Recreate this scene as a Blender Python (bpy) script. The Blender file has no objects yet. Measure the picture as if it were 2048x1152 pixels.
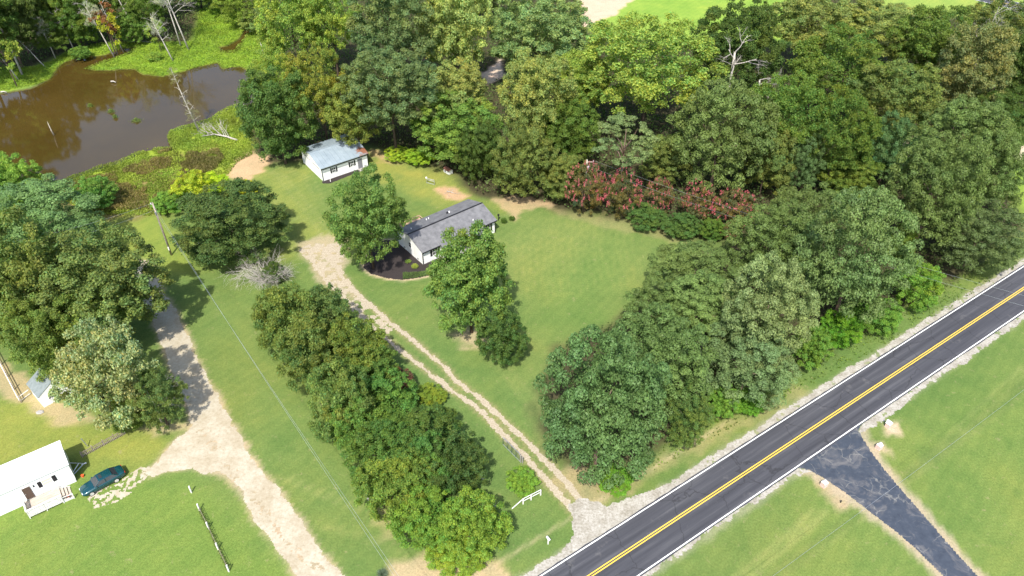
import bpy, math, random
import numpy as np
from mathutils import Vector, Matrix
R = math.radians
random.seed(7)
rng = np.random.default_rng(7)
sc = bpy.context.scene
COL = sc.collection

# ------------------------------------------------------------------ camera
F_PX, PITCH, CAM_H = 1593.0, R(39.3), 80.0
cd = bpy.data.cameras.new('camera'); cam = bpy.data.objects.new('camera', cd); COL.objects.link(cam)
cd.sensor_width = 36; cd.lens = 36 * F_PX / 2048; cd.clip_start = 1; cd.clip_end = 9000
cam.location = (0, 0, CAM_H); cam.rotation_euler = (R(90) - PITCH, 0, 0)
sc.camera = cam
# ------------------------------------------------------------------ sky, sun, exposure
W = bpy.data.worlds.new('World'); sc.world = W; W.use_nodes = True
nt = W.node_tree; nt.nodes.clear()
sky = nt.nodes.new('ShaderNodeTexSky'); sky.sky_type = 'NISHITA'; sky.sun_disc = False
sky.sun_elevation = R(54); sky.sun_rotation = R(190); sky.air_density = 1.0; sky.dust_density = 2.0; sky.ozone_density = 1.0
bg = nt.nodes.new('ShaderNodeBackground'); bg.inputs['Strength'].default_value = 0.15
wo = nt.nodes.new('ShaderNodeOutputWorld')
nt.links.new(sky.outputs[0], bg.inputs[0]); nt.links.new(bg.outputs[0], wo.inputs[0])
sl = bpy.data.lights.new('sun', 'SUN'); sl.energy = 3.5; sl.angle = R(0.6); sl.color = (1.0, 0.955, 0.87)
so = bpy.data.objects.new('sun', sl); COL.objects.link(so)
az, el = R(80), R(54)
so.rotation_euler = Vector((math.cos(az) * math.cos(el), math.sin(az) * math.cos(el), -math.sin(el))).to_track_quat('-Z', 'Y').to_euler()
so.location = (0, 0, 150)
sc.view_settings.view_transform = 'Standard'; sc.view_settings.look = 'None'
sc.view_settings.exposure = 1.08; sc.view_settings.gamma = 1.0; sc.view_settings.use_curve_mapping = False
sc.cycles.max_bounces = 6; sc.cycles.diffuse_bounces = 3; sc.cycles.glossy_bounces = 2
sc.cycles.transmission_bounces = 3; sc.cycles.transparent_max_bounces = 6

# ------------------------------------------------------------------ measuring helpers
# survey grid: a direction seen from the drone, met with the level z
CT, ST = math.cos(PITCH), math.sin(PITCH)
def G(u, v, z=0.0):
    x = (u - 1024) / F_PX; y = -(v - 576) / F_PX
    dy = CT + y * ST; dz = -ST + y * CT
    t = (z - CAM_H) / dz
    return (x * t, dy * t)
def GP(pts, z=0.0): return np.array([G(u, v, z) for u, v in pts])
def slant(u, v, z=0.0):
    x, y = G(u, v, z); return math.sqrt(x * x + y * y + (CAM_H - z) ** 2) / math.sqrt(1 + ((u - 1024) ** 2 + (v - 576) ** 2) / F_PX ** 2)

def inpoly(X, Y, P):
    r = np.zeros(X.shape, bool); n = len(P); j = n - 1
    for i in range(n):
        xi, yi = P[i]; xj, yj = P[j]
        c = ((yi > Y) != (yj > Y)) & (X < (xj - xi) * (Y - yi) / (yj - yi + 1e-12) + xi)
        r ^= c; j = i
    return r
def dseg(X, Y, P, closed=False):
    d = np.full(X.shape, 1e9); n = len(P)
    for i in range(n if closed else n - 1):
        ax, ay = P[i]; bx, by = P[(i + 1) % n]
        vx, vy = bx - ax, by - ay
        t = np.clip(((X - ax) * vx + (Y - ay) * vy) / (vx * vx + vy * vy + 1e-12), 0, 1)
        d = np.minimum(d, np.hypot(X - ax - t * vx, Y - ay - t * vy))
    return d
def sdist(X, Y, P):          # positive inside
    d = dseg(X, Y, P, True); return np.where(inpoly(X, Y, P), d, -d)
def vnoise(X, Y, s, seed=0):
    x = X / s + seed * 17.3; y = Y / s - seed * 9.1
    xi = np.floor(x).astype(np.int64); yi = np.floor(y).astype(np.int64)
    fx = x - xi; fy = y - yi; fx = fx * fx * (3 - 2 * fx); fy = fy * fy * (3 - 2 * fy)
    def h(a, b):
        n = (a * 374761393 + b * 668265263 + seed * 1442695041) & 0x7fffffff
        n = ((n ^ (n >> 13)) * 1274126177) & 0x7fffffff
        return ((n ^ (n >> 16)) & 0xffff) / 65535.0
    return (h(xi, yi) * (1 - fx) + h(xi + 1, yi) * fx) * (1 - fy) + (h(xi, yi + 1) * (1 - fx) + h(xi + 1, yi + 1) * fx) * fy
def fbm(X, Y, s, seed=0, o=3):
    a = 0; w = 0; k = 1.0
    for i in range(o):
        a = a + k * vnoise(X, Y, s / 2 ** i, seed + i * 5); w += k; k *= .55
    return a / w - .5

# ------------------------------------------------------------------ materials
def mat(name, color=(.5, .5, .5), rough=.7, metal=0.0, spec=.3):
    m = bpy.data.materials.new(name); m.use_nodes = True
    b = m.node_tree.nodes['Principled BSDF']
    b.inputs['Base Color'].default_value = (*color, 1); b.inputs['Roughness'].default_value = rough
    b.inputs['Metallic'].default_value = metal; b.inputs['Specular IOR Level'].default_value = spec
    return m
class NB:
    def __init__(s, m): s.m = m; s.t = m.node_tree; s.b = s.t.nodes.get('Principled BSDF')
    def n(s, ty, **kw):
        x = s.t.nodes.new(ty)
        for k, v in kw.items():
            if k in x.inputs: x.inputs[k].default_value = v
            else: setattr(x, k, v)
        return x
    def l(s, a, b): s.t.links.new(a, b)
    def obj(s): return s.n('ShaderNodeTexCoord').outputs['Object']
    def geo(s): return s.n('ShaderNodeNewGeometry').outputs['Position']
    def noise(s, vec, scale, detail=4, rough=.6, dist=0):
        x = s.n('ShaderNodeTexNoise'); x.inputs['Scale'].default_value = scale; x.inputs['Detail'].default_value = detail
        x.inputs['Roughness'].default_value = rough; x.inputs['Distortion'].default_value = dist; s.l(vec, x.inputs['Vector']); return x.outputs['Fac']
    def ramp(s, fac, stops):
        x = s.n('ShaderNodeValToRGB'); e = x.color_ramp.elements
        while len(e) < len(stops): e.new(.5)
        for i, (p, c) in enumerate(stops): e[i].position = p; e[i].color = (*(c if isinstance(c, tuple) else (c, c, c)), 1)
        s.l(fac, x.inputs['Fac']); return x.outputs['Color']
    def mix(s, fac, a, b, mode='MIX'):
        x = s.n('ShaderNodeMix'); x.data_type = 'RGBA'; x.blend_type = mode
        for val, key in ((fac, 0), (a, 6), (b, 7)):
            if isinstance(val, (int, float)): x.inputs[key].default_value = val if key == 0 else (val, val, val, 1)
            elif isinstance(val, tuple): x.inputs[key].default_value = (*val, 1)
            else: s.l(val, x.inputs[key])
        return x.outputs[2]
    def scale(s, vec, v):
        x = s.n('ShaderNodeMapping'); x.inputs['Scale'].default_value = v; s.l(vec, x.inputs['Vector']); return x.outputs[0]
    def bump(s, h, strength=.3, dist=.05):
        x = s.n('ShaderNodeBump'); x.inputs['Strength'].default_value = strength; x.inputs['Distance'].default_value = dist
        s.l(h, x.inputs['Height']); s.l(x.outputs[0], s.b.inputs['Normal'])
    def base(s, c): s.l(c, s.b.inputs['Base Color'])

def speckle_mat(name, stops, scale, rough=.9, bump=.4, big=None):
    m = mat(name, rough=rough, spec=.15); q = NB(m); p = q.geo()
    c = q.ramp(q.noise(p, scale, 5, .75), stops)
    if big: c = q.mix(q.ramp(q.noise(p, big[0], 3), [(.4, 0.0), (.62, 1.0)]), c, big[1], 'MULTIPLY')
    q.base(c); q.bump(q.noise(p, scale * 1.5, 3), bump, .05); return m

M = {}
# ground: the zone colour of the place (grass, litter, earth) x grass mottling
m = mat('ground_cover', rough=.95, spec=.05); q = NB(m); p = q.geo()
za = q.n('ShaderNodeAttribute', attribute_name='zone').outputs['Color']
lawn = q.n('ShaderNodeAttribute', attribute_name='lawn').outputs['Fac']
big = q.ramp(q.noise(p, .045, 5, .6, .6), [(.34, (.78, .90, .88)), (.5, (.96, 1.0, 1.0)), (.68, (1.15, 1.05, 1.0))])
med = q.ramp(q.noise(p, .32, 5, .7, .3), [(.28, (.80, .88, .86)), (.5, (1.0, 1.0, 1.0)), (.72, (1.18, 1.10, 1.10))])
fine = q.ramp(q.noise(p, 4.0, 4, .8), [(.25, .58), (.75, 1.42)])
c = q.mix(1.0, za, q.mix(lawn, (1.0, 1.0, 1.0), q.mix(1.0, big, (.90, .95, .84), 'MULTIPLY')), 'MULTIPLY'); c = q.mix(1.0, c, med, 'MULTIPLY'); c = q.mix(.8, c, fine, 'MULTIPLY')
wv = q.n('ShaderNodeTexWave'); wv.wave_type = 'BANDS'; wv.inputs['Scale'].default_value = .22; wv.inputs['Distortion'].default_value = 14.0
wv.inputs['Detail'].default_value = 2; wv.inputs['Detail Scale'].default_value = .11
mp = q.n('ShaderNodeMapping'); mp.inputs['Rotation'].default_value = (0, 0, R(40)); q.l(p, mp.inputs['Vector']); q.l(mp.outputs[0], wv.inputs['Vector'])
mow = q.ramp(wv.outputs['Fac'], [(.2, (.968, .978, .97)), (.8, (1.03, 1.02, 1.02))])
c = q.mix(lawn, c, q.mix(1.0, c, mow, 'MULTIPLY'))
dry = q.ramp(q.noise(p, .9, 4, .75), [(.6, 0.0), (.74, .55)])
dn = q.mix(lawn, 0.0, dry)
c = q.mix(dn, c, (.27, .23, .12)); q.base(c); q.bump(q.noise(p, 6, 4, .8), .7, .08); M['ground'] = m

M['sand'] = speckle_mat('pale_sandy_gravel', [(.26, (.245, .20, .13)), (.42, (.35, .31, .23)), (.7, (.43, .395, .315))], 2.2, big=(.35, (.86, .82, .76)))
M['gravel'] = speckle_mat('grey_gravel', [(.25, (.15, .135, .10)), (.48, (.32, .30, .26)), (.75, (.47, .455, .42))], 3.5, big=(.6, (.78, .76, .72)))
M['track'] = speckle_mat('pinkish_track_gravel', [(.25, (.19, .15, .095)), (.5, (.34, .29, .21)), (.75, (.48, .43, .35))], 4)
M['earth'] = speckle_mat('bare_earth', [(.3, (.26, .17, .09)), (.5, (.38, .27, .16)), (.7, (.50, .39, .26))], 1.6)
M['mulch'] = speckle_mat('black_mulch', [(.3, (.018, .014, .014)), (.6, (.045, .037, .035)), (.8, (.09, .075, .065))], 7)
M['liriope'] = speckle_mat('low_border_grass', [(.3, (.05, .09, .03)), (.6, (.12, .2, .06)), (.8, (.22, .27, .12))], 5)
m = mat('road_asphalt', rough=.8, spec=.25); q = NB(m); o = q.obj()
st = q.noise(q.scale(o, (.06, 1.5, 1)), 1.0, 4, .6)
c = q.ramp(st, [(.3, (.038, .039, .047)), (.55, (.056, .057, .066)), (.75, (.095, .096, .104))])
c = q.mix(.5, c, q.ramp(q.noise(o, 18, 3, .8), [(.25, .6), (.75, 1.45)]), 'MULTIPLY')
c = q.mix(q.ramp(q.noise(o, .4, 5, .7), [(.6, 0.0), (.8, .6)]), c, (.16, .155, .15))
wv2 = q.n('ShaderNodeTexVoronoi', feature='DISTANCE_TO_EDGE'); wv2.inputs['Scale'].default_value = .16
av = q.n('ShaderNodeVectorMath', operation='ADD'); n2 = q.n('ShaderNodeTexNoise'); n2.inputs['Scale'].default_value = 1.1; n2.inputs['Detail'].default_value = 5; q.l(o, n2.inputs['Vector']); q.l(o, av.inputs[0]); q.l(n2.outputs['Color'], av.inputs[1]); q.l(av.outputs[0], wv2.inputs['Vector'])
c = q.mix(q.ramp(wv2.outputs['Distance'], [(0.0, .7), (.006, .4), (.012, 0.0)]), c, (.025, .025, .028))
tr_ = q.n('ShaderNodeSeparateXYZ'); q.l(o, tr_.inputs[0]); pg = q.n('ShaderNodeMath', operation='SINE'); mu = q.n('ShaderNodeMath', operation='MULTIPLY'); mu.inputs[1].default_value = 3.9; q.l(tr_.outputs[1], mu.inputs[0]); q.l(mu.outputs[0], pg.inputs[0])
c = q.mix(1.0, c, q.ramp(pg.outputs[0], [(0.0, .95), (1.0, 1.04)]), 'MULTIPLY')
q.base(c); q.bump(q.noise(o, 30, 2), .3, .01); M['road'] = m
m = mat('sealed_drive_asphalt', rough=.7, spec=.3); q = NB(m); p = q.geo()
wp = q.n('ShaderNodeVectorMath', operation='ADD'); nz = q.n('ShaderNodeTexNoise'); nz.inputs['Scale'].default_value = .8; nz.inputs['Detail'].default_value = 4; q.l(p, nz.inputs['Vector'])
sc_ = q.n('ShaderNodeVectorMath', operation='SCALE'); sc_.inputs['Scale'].default_value = 1.6; q.l(nz.outputs['Color'], sc_.inputs[0]); q.l(p, wp.inputs[0]); q.l(sc_.outputs[0], wp.inputs[1])
vo = q.n('ShaderNodeTexVoronoi', feature='DISTANCE_TO_EDGE'); vo.inputs['Scale'].default_value = .42; q.l(wp.outputs[0], vo.inputs['Vector'])
crack = q.ramp(vo.outputs['Distance'], [(.0, .75), (.012, .5), (.03, 0.0)])
cm = q.mix(1.0, crack, q.ramp(q.noise(p, .35, 3), [(.45, 0.0), (.6, 1.0)]), 'MULTIPLY')
c = q.ramp(q.noise(p, 1.2, 6, .7), [(.3, (.030, .038, .054)), (.6, (.046, .056, .075)), (.8, (.085, .09, .10))])
c = q.mix(q.ramp(q.noise(p, .35, 6, .72, 1.0), [(.5, 0.0), (.66, .75)]), c, (.135, .13, .13)); c = q.mix(cm, c, (.20, .195, .18)); q.base(c); M['drive'] = m
def worn(name, col, under):
    m = mat(name, rough=.6); q = NB(m); o = q.obj()
    q.base(q.mix(q.ramp(q.noise(o, 3.5, 5, .8), [(.62, 0.0), (.72, .8)]), col, under)); return m
M['white_line'] = worn('white_road_paint', (.78, .78, .76), (.3, .3, .3)); M['yellow_line'] = worn('yellow_road_paint', (.75, .47, .06), (.3, .22, .08))
m = mat('pond_water', (.042, .026, .010), rough=.06, spec=.5); q = NB(m); q.b.inputs['IOR'].default_value = 1.5
p = q.geo(); q.base(q.ramp(q.noise(p, .06, 4), [(.35, (.045, .029, .006)), (.7, (.060, .039, .009))])); q.bump(q.noise(p, 1.4, 3), .06, .02); M['water'] = m

def leafmat(name, transl=.38, rough=.55):
    m = bpy.data.materials.new(name); m.use_nodes = True; q = NB(m)
    oi = q.n('ShaderNodeObjectInfo'); at = q.n('ShaderNodeAttribute', attribute_name='tint')
    c = q.mix(1.0, oi.outputs['Color'], at.outputs['Color'], 'MULTIPLY')
    g = q.n('ShaderNodeTexNoise'); g.inputs['Scale'].default_value = .12; g.inputs['Detail'].default_value = 2; q.l(q.geo(), g.inputs['Vector'])
    c = q.mix(.8, c, q.ramp(g.outputs['Fac'], [(.3, (.90, .93, .95)), (.7, (1.10, 1.08, 1.0))]), 'MULTIPLY')
    q.base(c); q.b.inputs['Roughness'].default_value = rough; q.b.inputs['Specular IOR Level'].default_value = .18
    tr = q.n('ShaderNodeBsdfTranslucent'); q.l(q.mix(1.0, c, (1.2, 1.5, .5), 'MULTIPLY'), tr.inputs['Color'])
    mx = q.n('ShaderNodeMixShader'); mx.inputs[0].default_value = transl
    q.l(q.b.outputs[0], mx.inputs[1]); q.l(tr.outputs[0], mx.inputs[2])
    q.l(mx.outputs[0], q.t.nodes['Material Output'].inputs['Surface']); return m
M['leaf'] = leafmat('leaves'); M['needle'] = leafmat('needles', .28, .5)
def barkmat(name, a, b):
    m = mat(name, rough=.9, spec=.1); q = NB(m); q.base(q.ramp(q.noise(q.scale(q.obj(), (1, 1, .3)), 6, 4), [(.35, a), (.65, b)])); return m
M['bark'] = barkmat('brown_bark', (.05, .035, .025), (.13, .10, .075)); M['deadwood'] = barkmat('bleached_deadwood', (.22, .20, .17), (.5, .47, .42))
M['pole'] = barkmat('weathered_pole_wood', (.20, .15, .115), (.40, .35, .31)); M['pine_bark'] = barkmat('pine_bark', (.12, .075, .055), (.26, .19, .15))
m = mat('white_siding', (.78, .78, .77), .55); q = NB(m); o = q.obj(); z = q.n('ShaderNodeSeparateXYZ'); q.l(o, z.inputs[0])
mm = q.n('ShaderNodeMath', operation='PINGPONG'); mm.inputs[1].default_value = .11; q.l(z.outputs[2], mm.inputs[0])
q.base(q.mix(q.ramp(q.noise(o, .7, 5), [(.4, 0.0), (.8, .35)]), (.78, .78, .76), (.62, .60, .56))); q.bump(mm.outputs[0], .5, .05); M['siding'] = m
def simple(k, name, *a, **kw): M[k] = mat(name, *a, **kw)
simple('black', 'black_paint', (.015, .015, .018), .45); simple('white', 'white_paint', (.76, .76, .75), .5); simple('grey_door', 'grey_door_paint', (.17, .17, .19), .5)
simple('glass', 'window_glass', (.03, .035, .04), .08, 0, .6); simple('steel', 'galvanised_steel', (.5, .52, .54), .4, .7); simple('dark_steel', 'dark_green_pipe', (.09, .13, .11), .5, .3)
simple('rubber', 'tyre_rubber', (.02, .02, .02), .8); simple('rim', 'alloy_rim', (.6, .58, .56), .35, .4); simple('lamp', 'clear_lamp_lens', (.75, .78, .8), .15); simple('red_lens', 'red_lens', (.4, .02, .02), .2)
simple('orange', 'orange_plastic', (.7, .1, .03), .5); simple('blind', 'cream_blind', (.62, .58, .42), .7); simple('concrete', 'concrete', (.30, .285, .26), .9); simple('brown', 'brown_door', (.09, .06, .045), .5)
m = mat('teal_car_paint', (.003, .05, .062), .25, .3, .5); m.node_tree.nodes['Principled BSDF'].inputs['Coat Weight'].default_value = .8; m.node_tree.nodes['Principled BSDF'].inputs['Coat Roughness'].default_value = .08; M['teal'] = m
def noisy(k, name, a, b, s, rough=.8, vec='obj', sc3=(1, 1, 1), bump=0, metal=0):
    m = mat(name, rough=rough, metal=metal); q = NB(m); v = q.scale(q.obj(), sc3); f = q.noise(v, s, 5, .65)
    q.base(q.ramp(f, [(.3, a), (.7, b)])); M[k] = m
    if bump: q.bump(f, bump, .03)
noisy('shingle', 'grey_shingles', (.095, .095, .10), (.18, .18, .187), 1.1); noisy('deckwood', 'weathered_deck_boards', (.30, .25, .20), (.5, .44, .37), 3, sc3=(.3, 3, 3)); noisy('tan_wood', 'tan_deck_wood', (.34, .22, .14), (.5, .36, .25), 2)
noisy('white_wood', 'peeling_white_wood', (.45, .43, .40), (.8, .79, .76), 5); noisy('rust_roof', 'rusty_brown_roof', (.09, .035, .025), (.22, .10, .07), 6); noisy('green_roof', 'faded_green_grey_roof', (.13, .155, .155), (.20, .225, .225), 2)
noisy('white_roof', 'white_coated_roof', (.72, .74, .78), (.84, .85, .87), .8, .5); noisy('pinkbrick', 'pale_pink_brick', (.45, .26, .22), (.72, .56, .5), 14)
m = mat('galvanised_roof_sheet', rough=.5, spec=.5); q = NB(m); o = q.geo()
c = q.ramp(q.noise(o, .7, 5), [(.3, (.19, .235, .27)), (.7, (.255, .305, .34))])
# rust spreads from the low right front corner
dx, dy = G(735.8, 298.5, 3.2); vm = q.n('ShaderNodeVectorMath', operation='DISTANCE'); q.l(o, vm.inputs[0]); vm.inputs[1].default_value = (dx - .8, dy - .6, 3.3)
rr = q.n('ShaderNodeMath', operation='MULTIPLY_ADD'); q.l(q.noise(o, 1.1, 5, .7), rr.inputs[0]); rr.inputs[1].default_value = 3.6; q.l(vm.outputs['Value'], rr.inputs[2])
rm = q.n('ShaderNodeMapRange'); rm.inputs[1].default_value = 2.7; rm.inputs[2].default_value = 3.3; rm.inputs[3].default_value = 1; rm.inputs[4].default_value = 0; q.l(rr.outputs[0], rm.inputs[0])
c = q.mix(rm.outputs[0], c, (.20, .085, .05)); q.base(c); M['tin'] = m

# ------------------------------------------------------------------ mesh helpers
def mesh_np(name, V, Fq, material=None, smooth=False):
    V = np.asarray(V, dtype=np.float32); Fq = np.asarray(Fq, dtype=np.int32)
    me = bpy.data.meshes.new(name); k = Fq.shape[1]
    me.vertices.add(len(V)); me.vertices.foreach_set('co', V.ravel())
    me.loops.add(Fq.size); me.loops.foreach_set('vertex_index', Fq.ravel())
    me.polygons.add(len(Fq)); me.polygons.foreach_set('loop_start', np.arange(0, Fq.size, k, dtype=np.int32))
    me.polygons.foreach_set('loop_total', np.full(len(Fq), k, dtype=np.int32))
    if smooth: me.polygons.foreach_set('use_smooth', np.ones(len(Fq), bool))
    me.update(calc_edges=True)
    if material: me.materials.append(material)
    return me
def link(name, me, parent=None, loc=None):
    o = bpy.data.objects.new(name, me); COL.objects.link(o)
    if parent: o.parent = parent
    if loc is not None: o.location = loc
    return o
def tag(o, label=None, cat=None, group=None, kind=None):
    if label: o['label'] = label
    if cat: o['category'] = cat
    if group: o['group'] = group
    if kind: o['kind'] = kind
    return o
def thing(name, label, cat, loc, rz=0.0, group=None):
    o = bpy.data.objects.new(name, None); COL.objects.link(o); o.location = loc; o.rotation_euler = (0, 0, rz); o.empty_display_size = .5
    return tag(o, label, cat, group)
class MB:
    def __init__(s): s.v = []; s.f = []
    def add(s, v, f):
        n = len(s.v); s.v += [tuple(a) for a in v]; s.f += [tuple(i + n for i in q) for q in f]; return s
    def box(s, a, b):
        (x0, y0, z0), (x1, y1, z1) = a, b
        return s.add([(x0, y0, z0), (x1, y0, z0), (x1, y1, z0), (x0, y1, z0), (x0, y0, z1), (x1, y0, z1), (x1, y1, z1), (x0, y1, z1)],
                     [(0, 3, 2, 1), (4, 5, 6, 7), (0, 1, 5, 4), (1, 2, 6, 5), (2, 3, 7, 6), (3, 0, 4, 7)])
    def hexa(s, bot, top):
        return s.add(list(bot) + list(top), [(0, 3, 2, 1), (4, 5, 6, 7), (0, 1, 5, 4), (1, 2, 6, 5), (2, 3, 7, 6), (3, 0, 4, 7)])
    def tube(s, pts, rad, k=6, cap=True):
        pts = [Vector(p) for p in pts]; rs = rad if isinstance(rad, (list, tuple)) else [rad] * len(pts); rings = []
        for i, p in enumerate(pts):
            d = (pts[min(i + 1, len(pts) - 1)] - pts[max(i - 1, 0)]).normalized()
            a = d.orthogonal().normalized() if i == 0 else (pa - d * pa.dot(d)).normalized()
            pa = a; b = d.cross(a)
            rings.append([p + (a * math.cos(t) + b * math.sin(t)) * rs[i] for t in [2 * math.pi * j / k for j in range(k)]])
        v = [w for r in rings for w in r]; f = []
        for i in range(len(pts) - 1):
            for j in range(k): f.append((i * k + j, i * k + (j + 1) % k, (i + 1) * k + (j + 1) % k, (i + 1) * k + j))
        if cap: f.append(tuple(range(k - 1, -1, -1))); f.append(tuple(range((len(pts) - 1) * k, len(pts) * k)))
        return s.add(v, f)
    def loft(s, rings, closed=True):
        k = len(rings[0]); v = [w for r in rings for w in r]; f = []
        for i in range(len(rings) - 1):
            for j in range(k): f.append((i * k + j, i * k + (j + 1) % k, (i + 1) * k + (j + 1) % k, (i + 1) * k + j))
        if closed: f.append(tuple(range(k - 1, -1, -1))); f.append(tuple(range((len(rings) - 1) * k, len(rings) * k)))
        return s.add(v, f)
    def mesh(s, name, material, smooth=False):
        me = bpy.data.meshes.new(name); me.from_pydata([tuple(map(float, a)) for a in s.v], [], s.f); me.materials.append(material)
        if smooth:
            for p in me.polygons: p.use_smooth = True
        me.update(); return me
    def obj(s, name, material, parent=None, smooth=False, loc=None, bevel=0):
        o = link(name, s.mesh(name, material, smooth), parent, loc)
        if bevel:
            b = o.modifiers.new('edge', 'BEVEL'); b.width = bevel; b.segments = 2; b.limit_method = 'ANGLE'
        return o

# ------------------------------------------------------------------ ground zones
POND = GP([(-260, 150), (0, 186), (28, 180), (60, 176), (98, 156), (112, 135), (128, 124), (160, 113), (205, 108), (222, 105), (240, 98), (275, 93), (262, 104), (225, 118), (190, 130), (172, 138),
           (195, 140), (222, 139), (268, 137), (290, 147), (325, 151), (362, 143), (400, 132), (436, 124), (446, 136), (480, 132), (530, 150), (520, 200), (462, 214), (440, 226), (425, 238), (400, 246), (345, 262), (338, 272), (340, 284), (352, 300), (372, 336), (358, 325), (340, 296),
           (298, 299), (262, 313), (240, 325), (206, 333), (156, 351), (124, 363), (86, 370), (60, 374), (0, 400), (-120, 430), (-330, 460)])
POOL = GP([(434, 92), (438, 103), (468, 103), (484, 86), (498, 66), (522, 46), (508, 42), (490, 56), (476, 78), (455, 90)])
FOREST = GP([(-700, -260), (-400, 60), (0, 150), (60, 135), (120, 105), (210, 92), (300, 88), (390, 85), (405, 20), (430, 20), (540, 40), (560, 120), (480, 160), (470, 220), (520, 330), (600, 320), (700, 280), (770, 300), (900, 340), (960, 395), (1060, 400), (1130, 420), (1260, 440), (1360, 470), (1440, 480),
             (1500, 460), (1340, 560), (1250, 640), (1120, 700), (1085, 780), (1095, 900), (1190, 955), (1260, 925), (1400, 840), (1620, 715), (1870, 580), (2048, 455), (2120, 440), (2110, 320), (2048, 270), (2300, 160), (2900, 20), (2500, -260)])
RX, RY = G(1082.4, 1151.4), G(2048, 532.6); RA = math.atan2(RY[1] - RX[1], RY[0] - RX[0]); RD = np.array([math.cos(RA), math.sin(RA)]); RN = np.array([math.sin(RA), -math.cos(RA)])  # RN points to the near side
RW = float(np.dot(np.array(G(1276.5, 1151)) - np.array(RX), RN))
def road_t(X, Y): return (X - RX[0]) * RN[0] + (Y - RX[1]) * RN[1]      # 0 at the far edge line, RW at the near one
def road_s(X, Y): return (X - RX[0]) * RD[0] + (Y - RX[1]) * RD[1]
RUT1 = GP([(616, 500), (633, 535), (656, 566), (686, 594), (722, 630), (756, 663), (797, 699), (839, 730), (900, 780), (941, 806), (988, 848), (1043, 906), (1084, 951), (1121, 992), (1152, 1029), (1180, 1060)])
RUT2 = GP([(678, 497), (672, 530), (686, 558), (717, 591), (750, 619), (778, 644), (811, 669), (847, 699), (894, 738), (910, 760), (961, 797), (1012, 845), (1063, 893), (1104, 934), (1131, 964), (1158, 995), (1180, 1020), (1200, 1045)])
DIRT = GP([(300, 520), (318, 560), (328, 592), (354, 622), (375, 672), (395, 719), (413, 752), (437, 790), (462, 850), (497, 900), (538, 958), (573, 1002), (608, 1049), (640, 1099), (664, 1125), (686, 1152), (740, 1230),
           (660, 1230), (596, 1149), (555, 1093), (523, 1055), (497, 1017), (479, 979), (456, 955), (435, 944), (403, 947), (385, 936), (340, 944), (306, 951), (290, 946), (296, 938), (324, 914), (347, 882), (372, 868), (381, 850), (378, 825), (363, 790), (339, 737), (318, 680), (290, 600), (262, 520)])
CARPATCH = GP([(180, 994), (192, 1012), (231, 1001), (268, 978), (292, 950), (310, 938), (296, 930), (262, 950), (215, 975)])
DRIVE = GP([(1560, 925), (1601, 937), (1619, 940), (1647, 956), (1683, 980), (1720, 1008), (1763, 1041), (1800, 1070), (1830, 1096), (1861, 1127), (1887, 1152), (1940, 1215), (2020, 1215), (1955, 1152), (1910, 1103), (1870, 1057), (1833, 1014), (1800, 977), (1760, 928), (1732, 888), (1717, 862), (1722, 850), (1748, 828), (1700, 820)])
MULCH = GP([(728, 520), (727, 536), (744, 549), (778, 557), (806, 560), (835, 556), (872, 548), (890, 520), (860, 500), (820, 480), (760, 480)])
LIR = GP([(806, 546), (806, 559), (835, 556), (870, 548), (868, 541), (836, 545)])
GRASSISL = GP([(20, 180), (-250, 185), (-250, 140), (0, 135), (60, 135), (100, 125), (140, 100), (200, 86), (300, 84), (390, 84), (400, 20), (430, 15), (545, 25), (560, 110), (540, 150), (470, 140), (440, 136), (400, 145), (325, 165), (220, 155), (100, 165)])
MARSH = GP([(420, 225), (470, 205), (500, 260), (505, 310), (475, 325), (440, 370), (390, 400), (300, 432), (190, 430), (120, 400), (90, 360), (160, 340), (250, 305), (330, 262)])
MARSHBR = GP([(110, 375), (240, 345), (330, 300), (430, 285), (450, 320), (400, 370), (300, 420), (190, 425), (130, 410)])

xs = np.concatenate([-150 - np.cumsum(1.4 ** np.arange(1, 25))[::-1], np.arange(-150, 150.01, .6), 150 + np.cumsum(1.4 ** np.arange(1, 25))])
ys = np.concatenate([34 - np.cumsum(1.4 ** np.arange(1, 25))[::-1], np.arange(34, 250.01, .6), 250 + np.cumsum(1.4 ** np.arange(1, 25))])
X, Y = np.meshgrid(xs, ys)
zone = np.zeros(X.shape + (3,)); zone[:] = (.125, .166, .05)
lawnm = np.ones(X.shape)
def paint(mask, color, lawn=None):
    m_ = np.clip(mask, 0, 1)[..., None]; zone[:] = zone * (1 - m_) + np.array(color) * m_
    if lawn is not None: lawnm[:] = lawnm * (1 - m_[..., 0]) + lawn * m_[..., 0]
def soft(sd, w, n=0.0, s=3.0, seed=1): return np.clip((sd + n * fbm(X, Y, s, seed) * 2) / w + .5, 0, 1)
def ppoly(px, color, w=2.0, n=2.0, s=4.0, lawn=None, k=1.0, seed=1):
    paint(k * soft(sdist(X, Y, GP(px)), w, n, s, seed), color, lawn)
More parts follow.
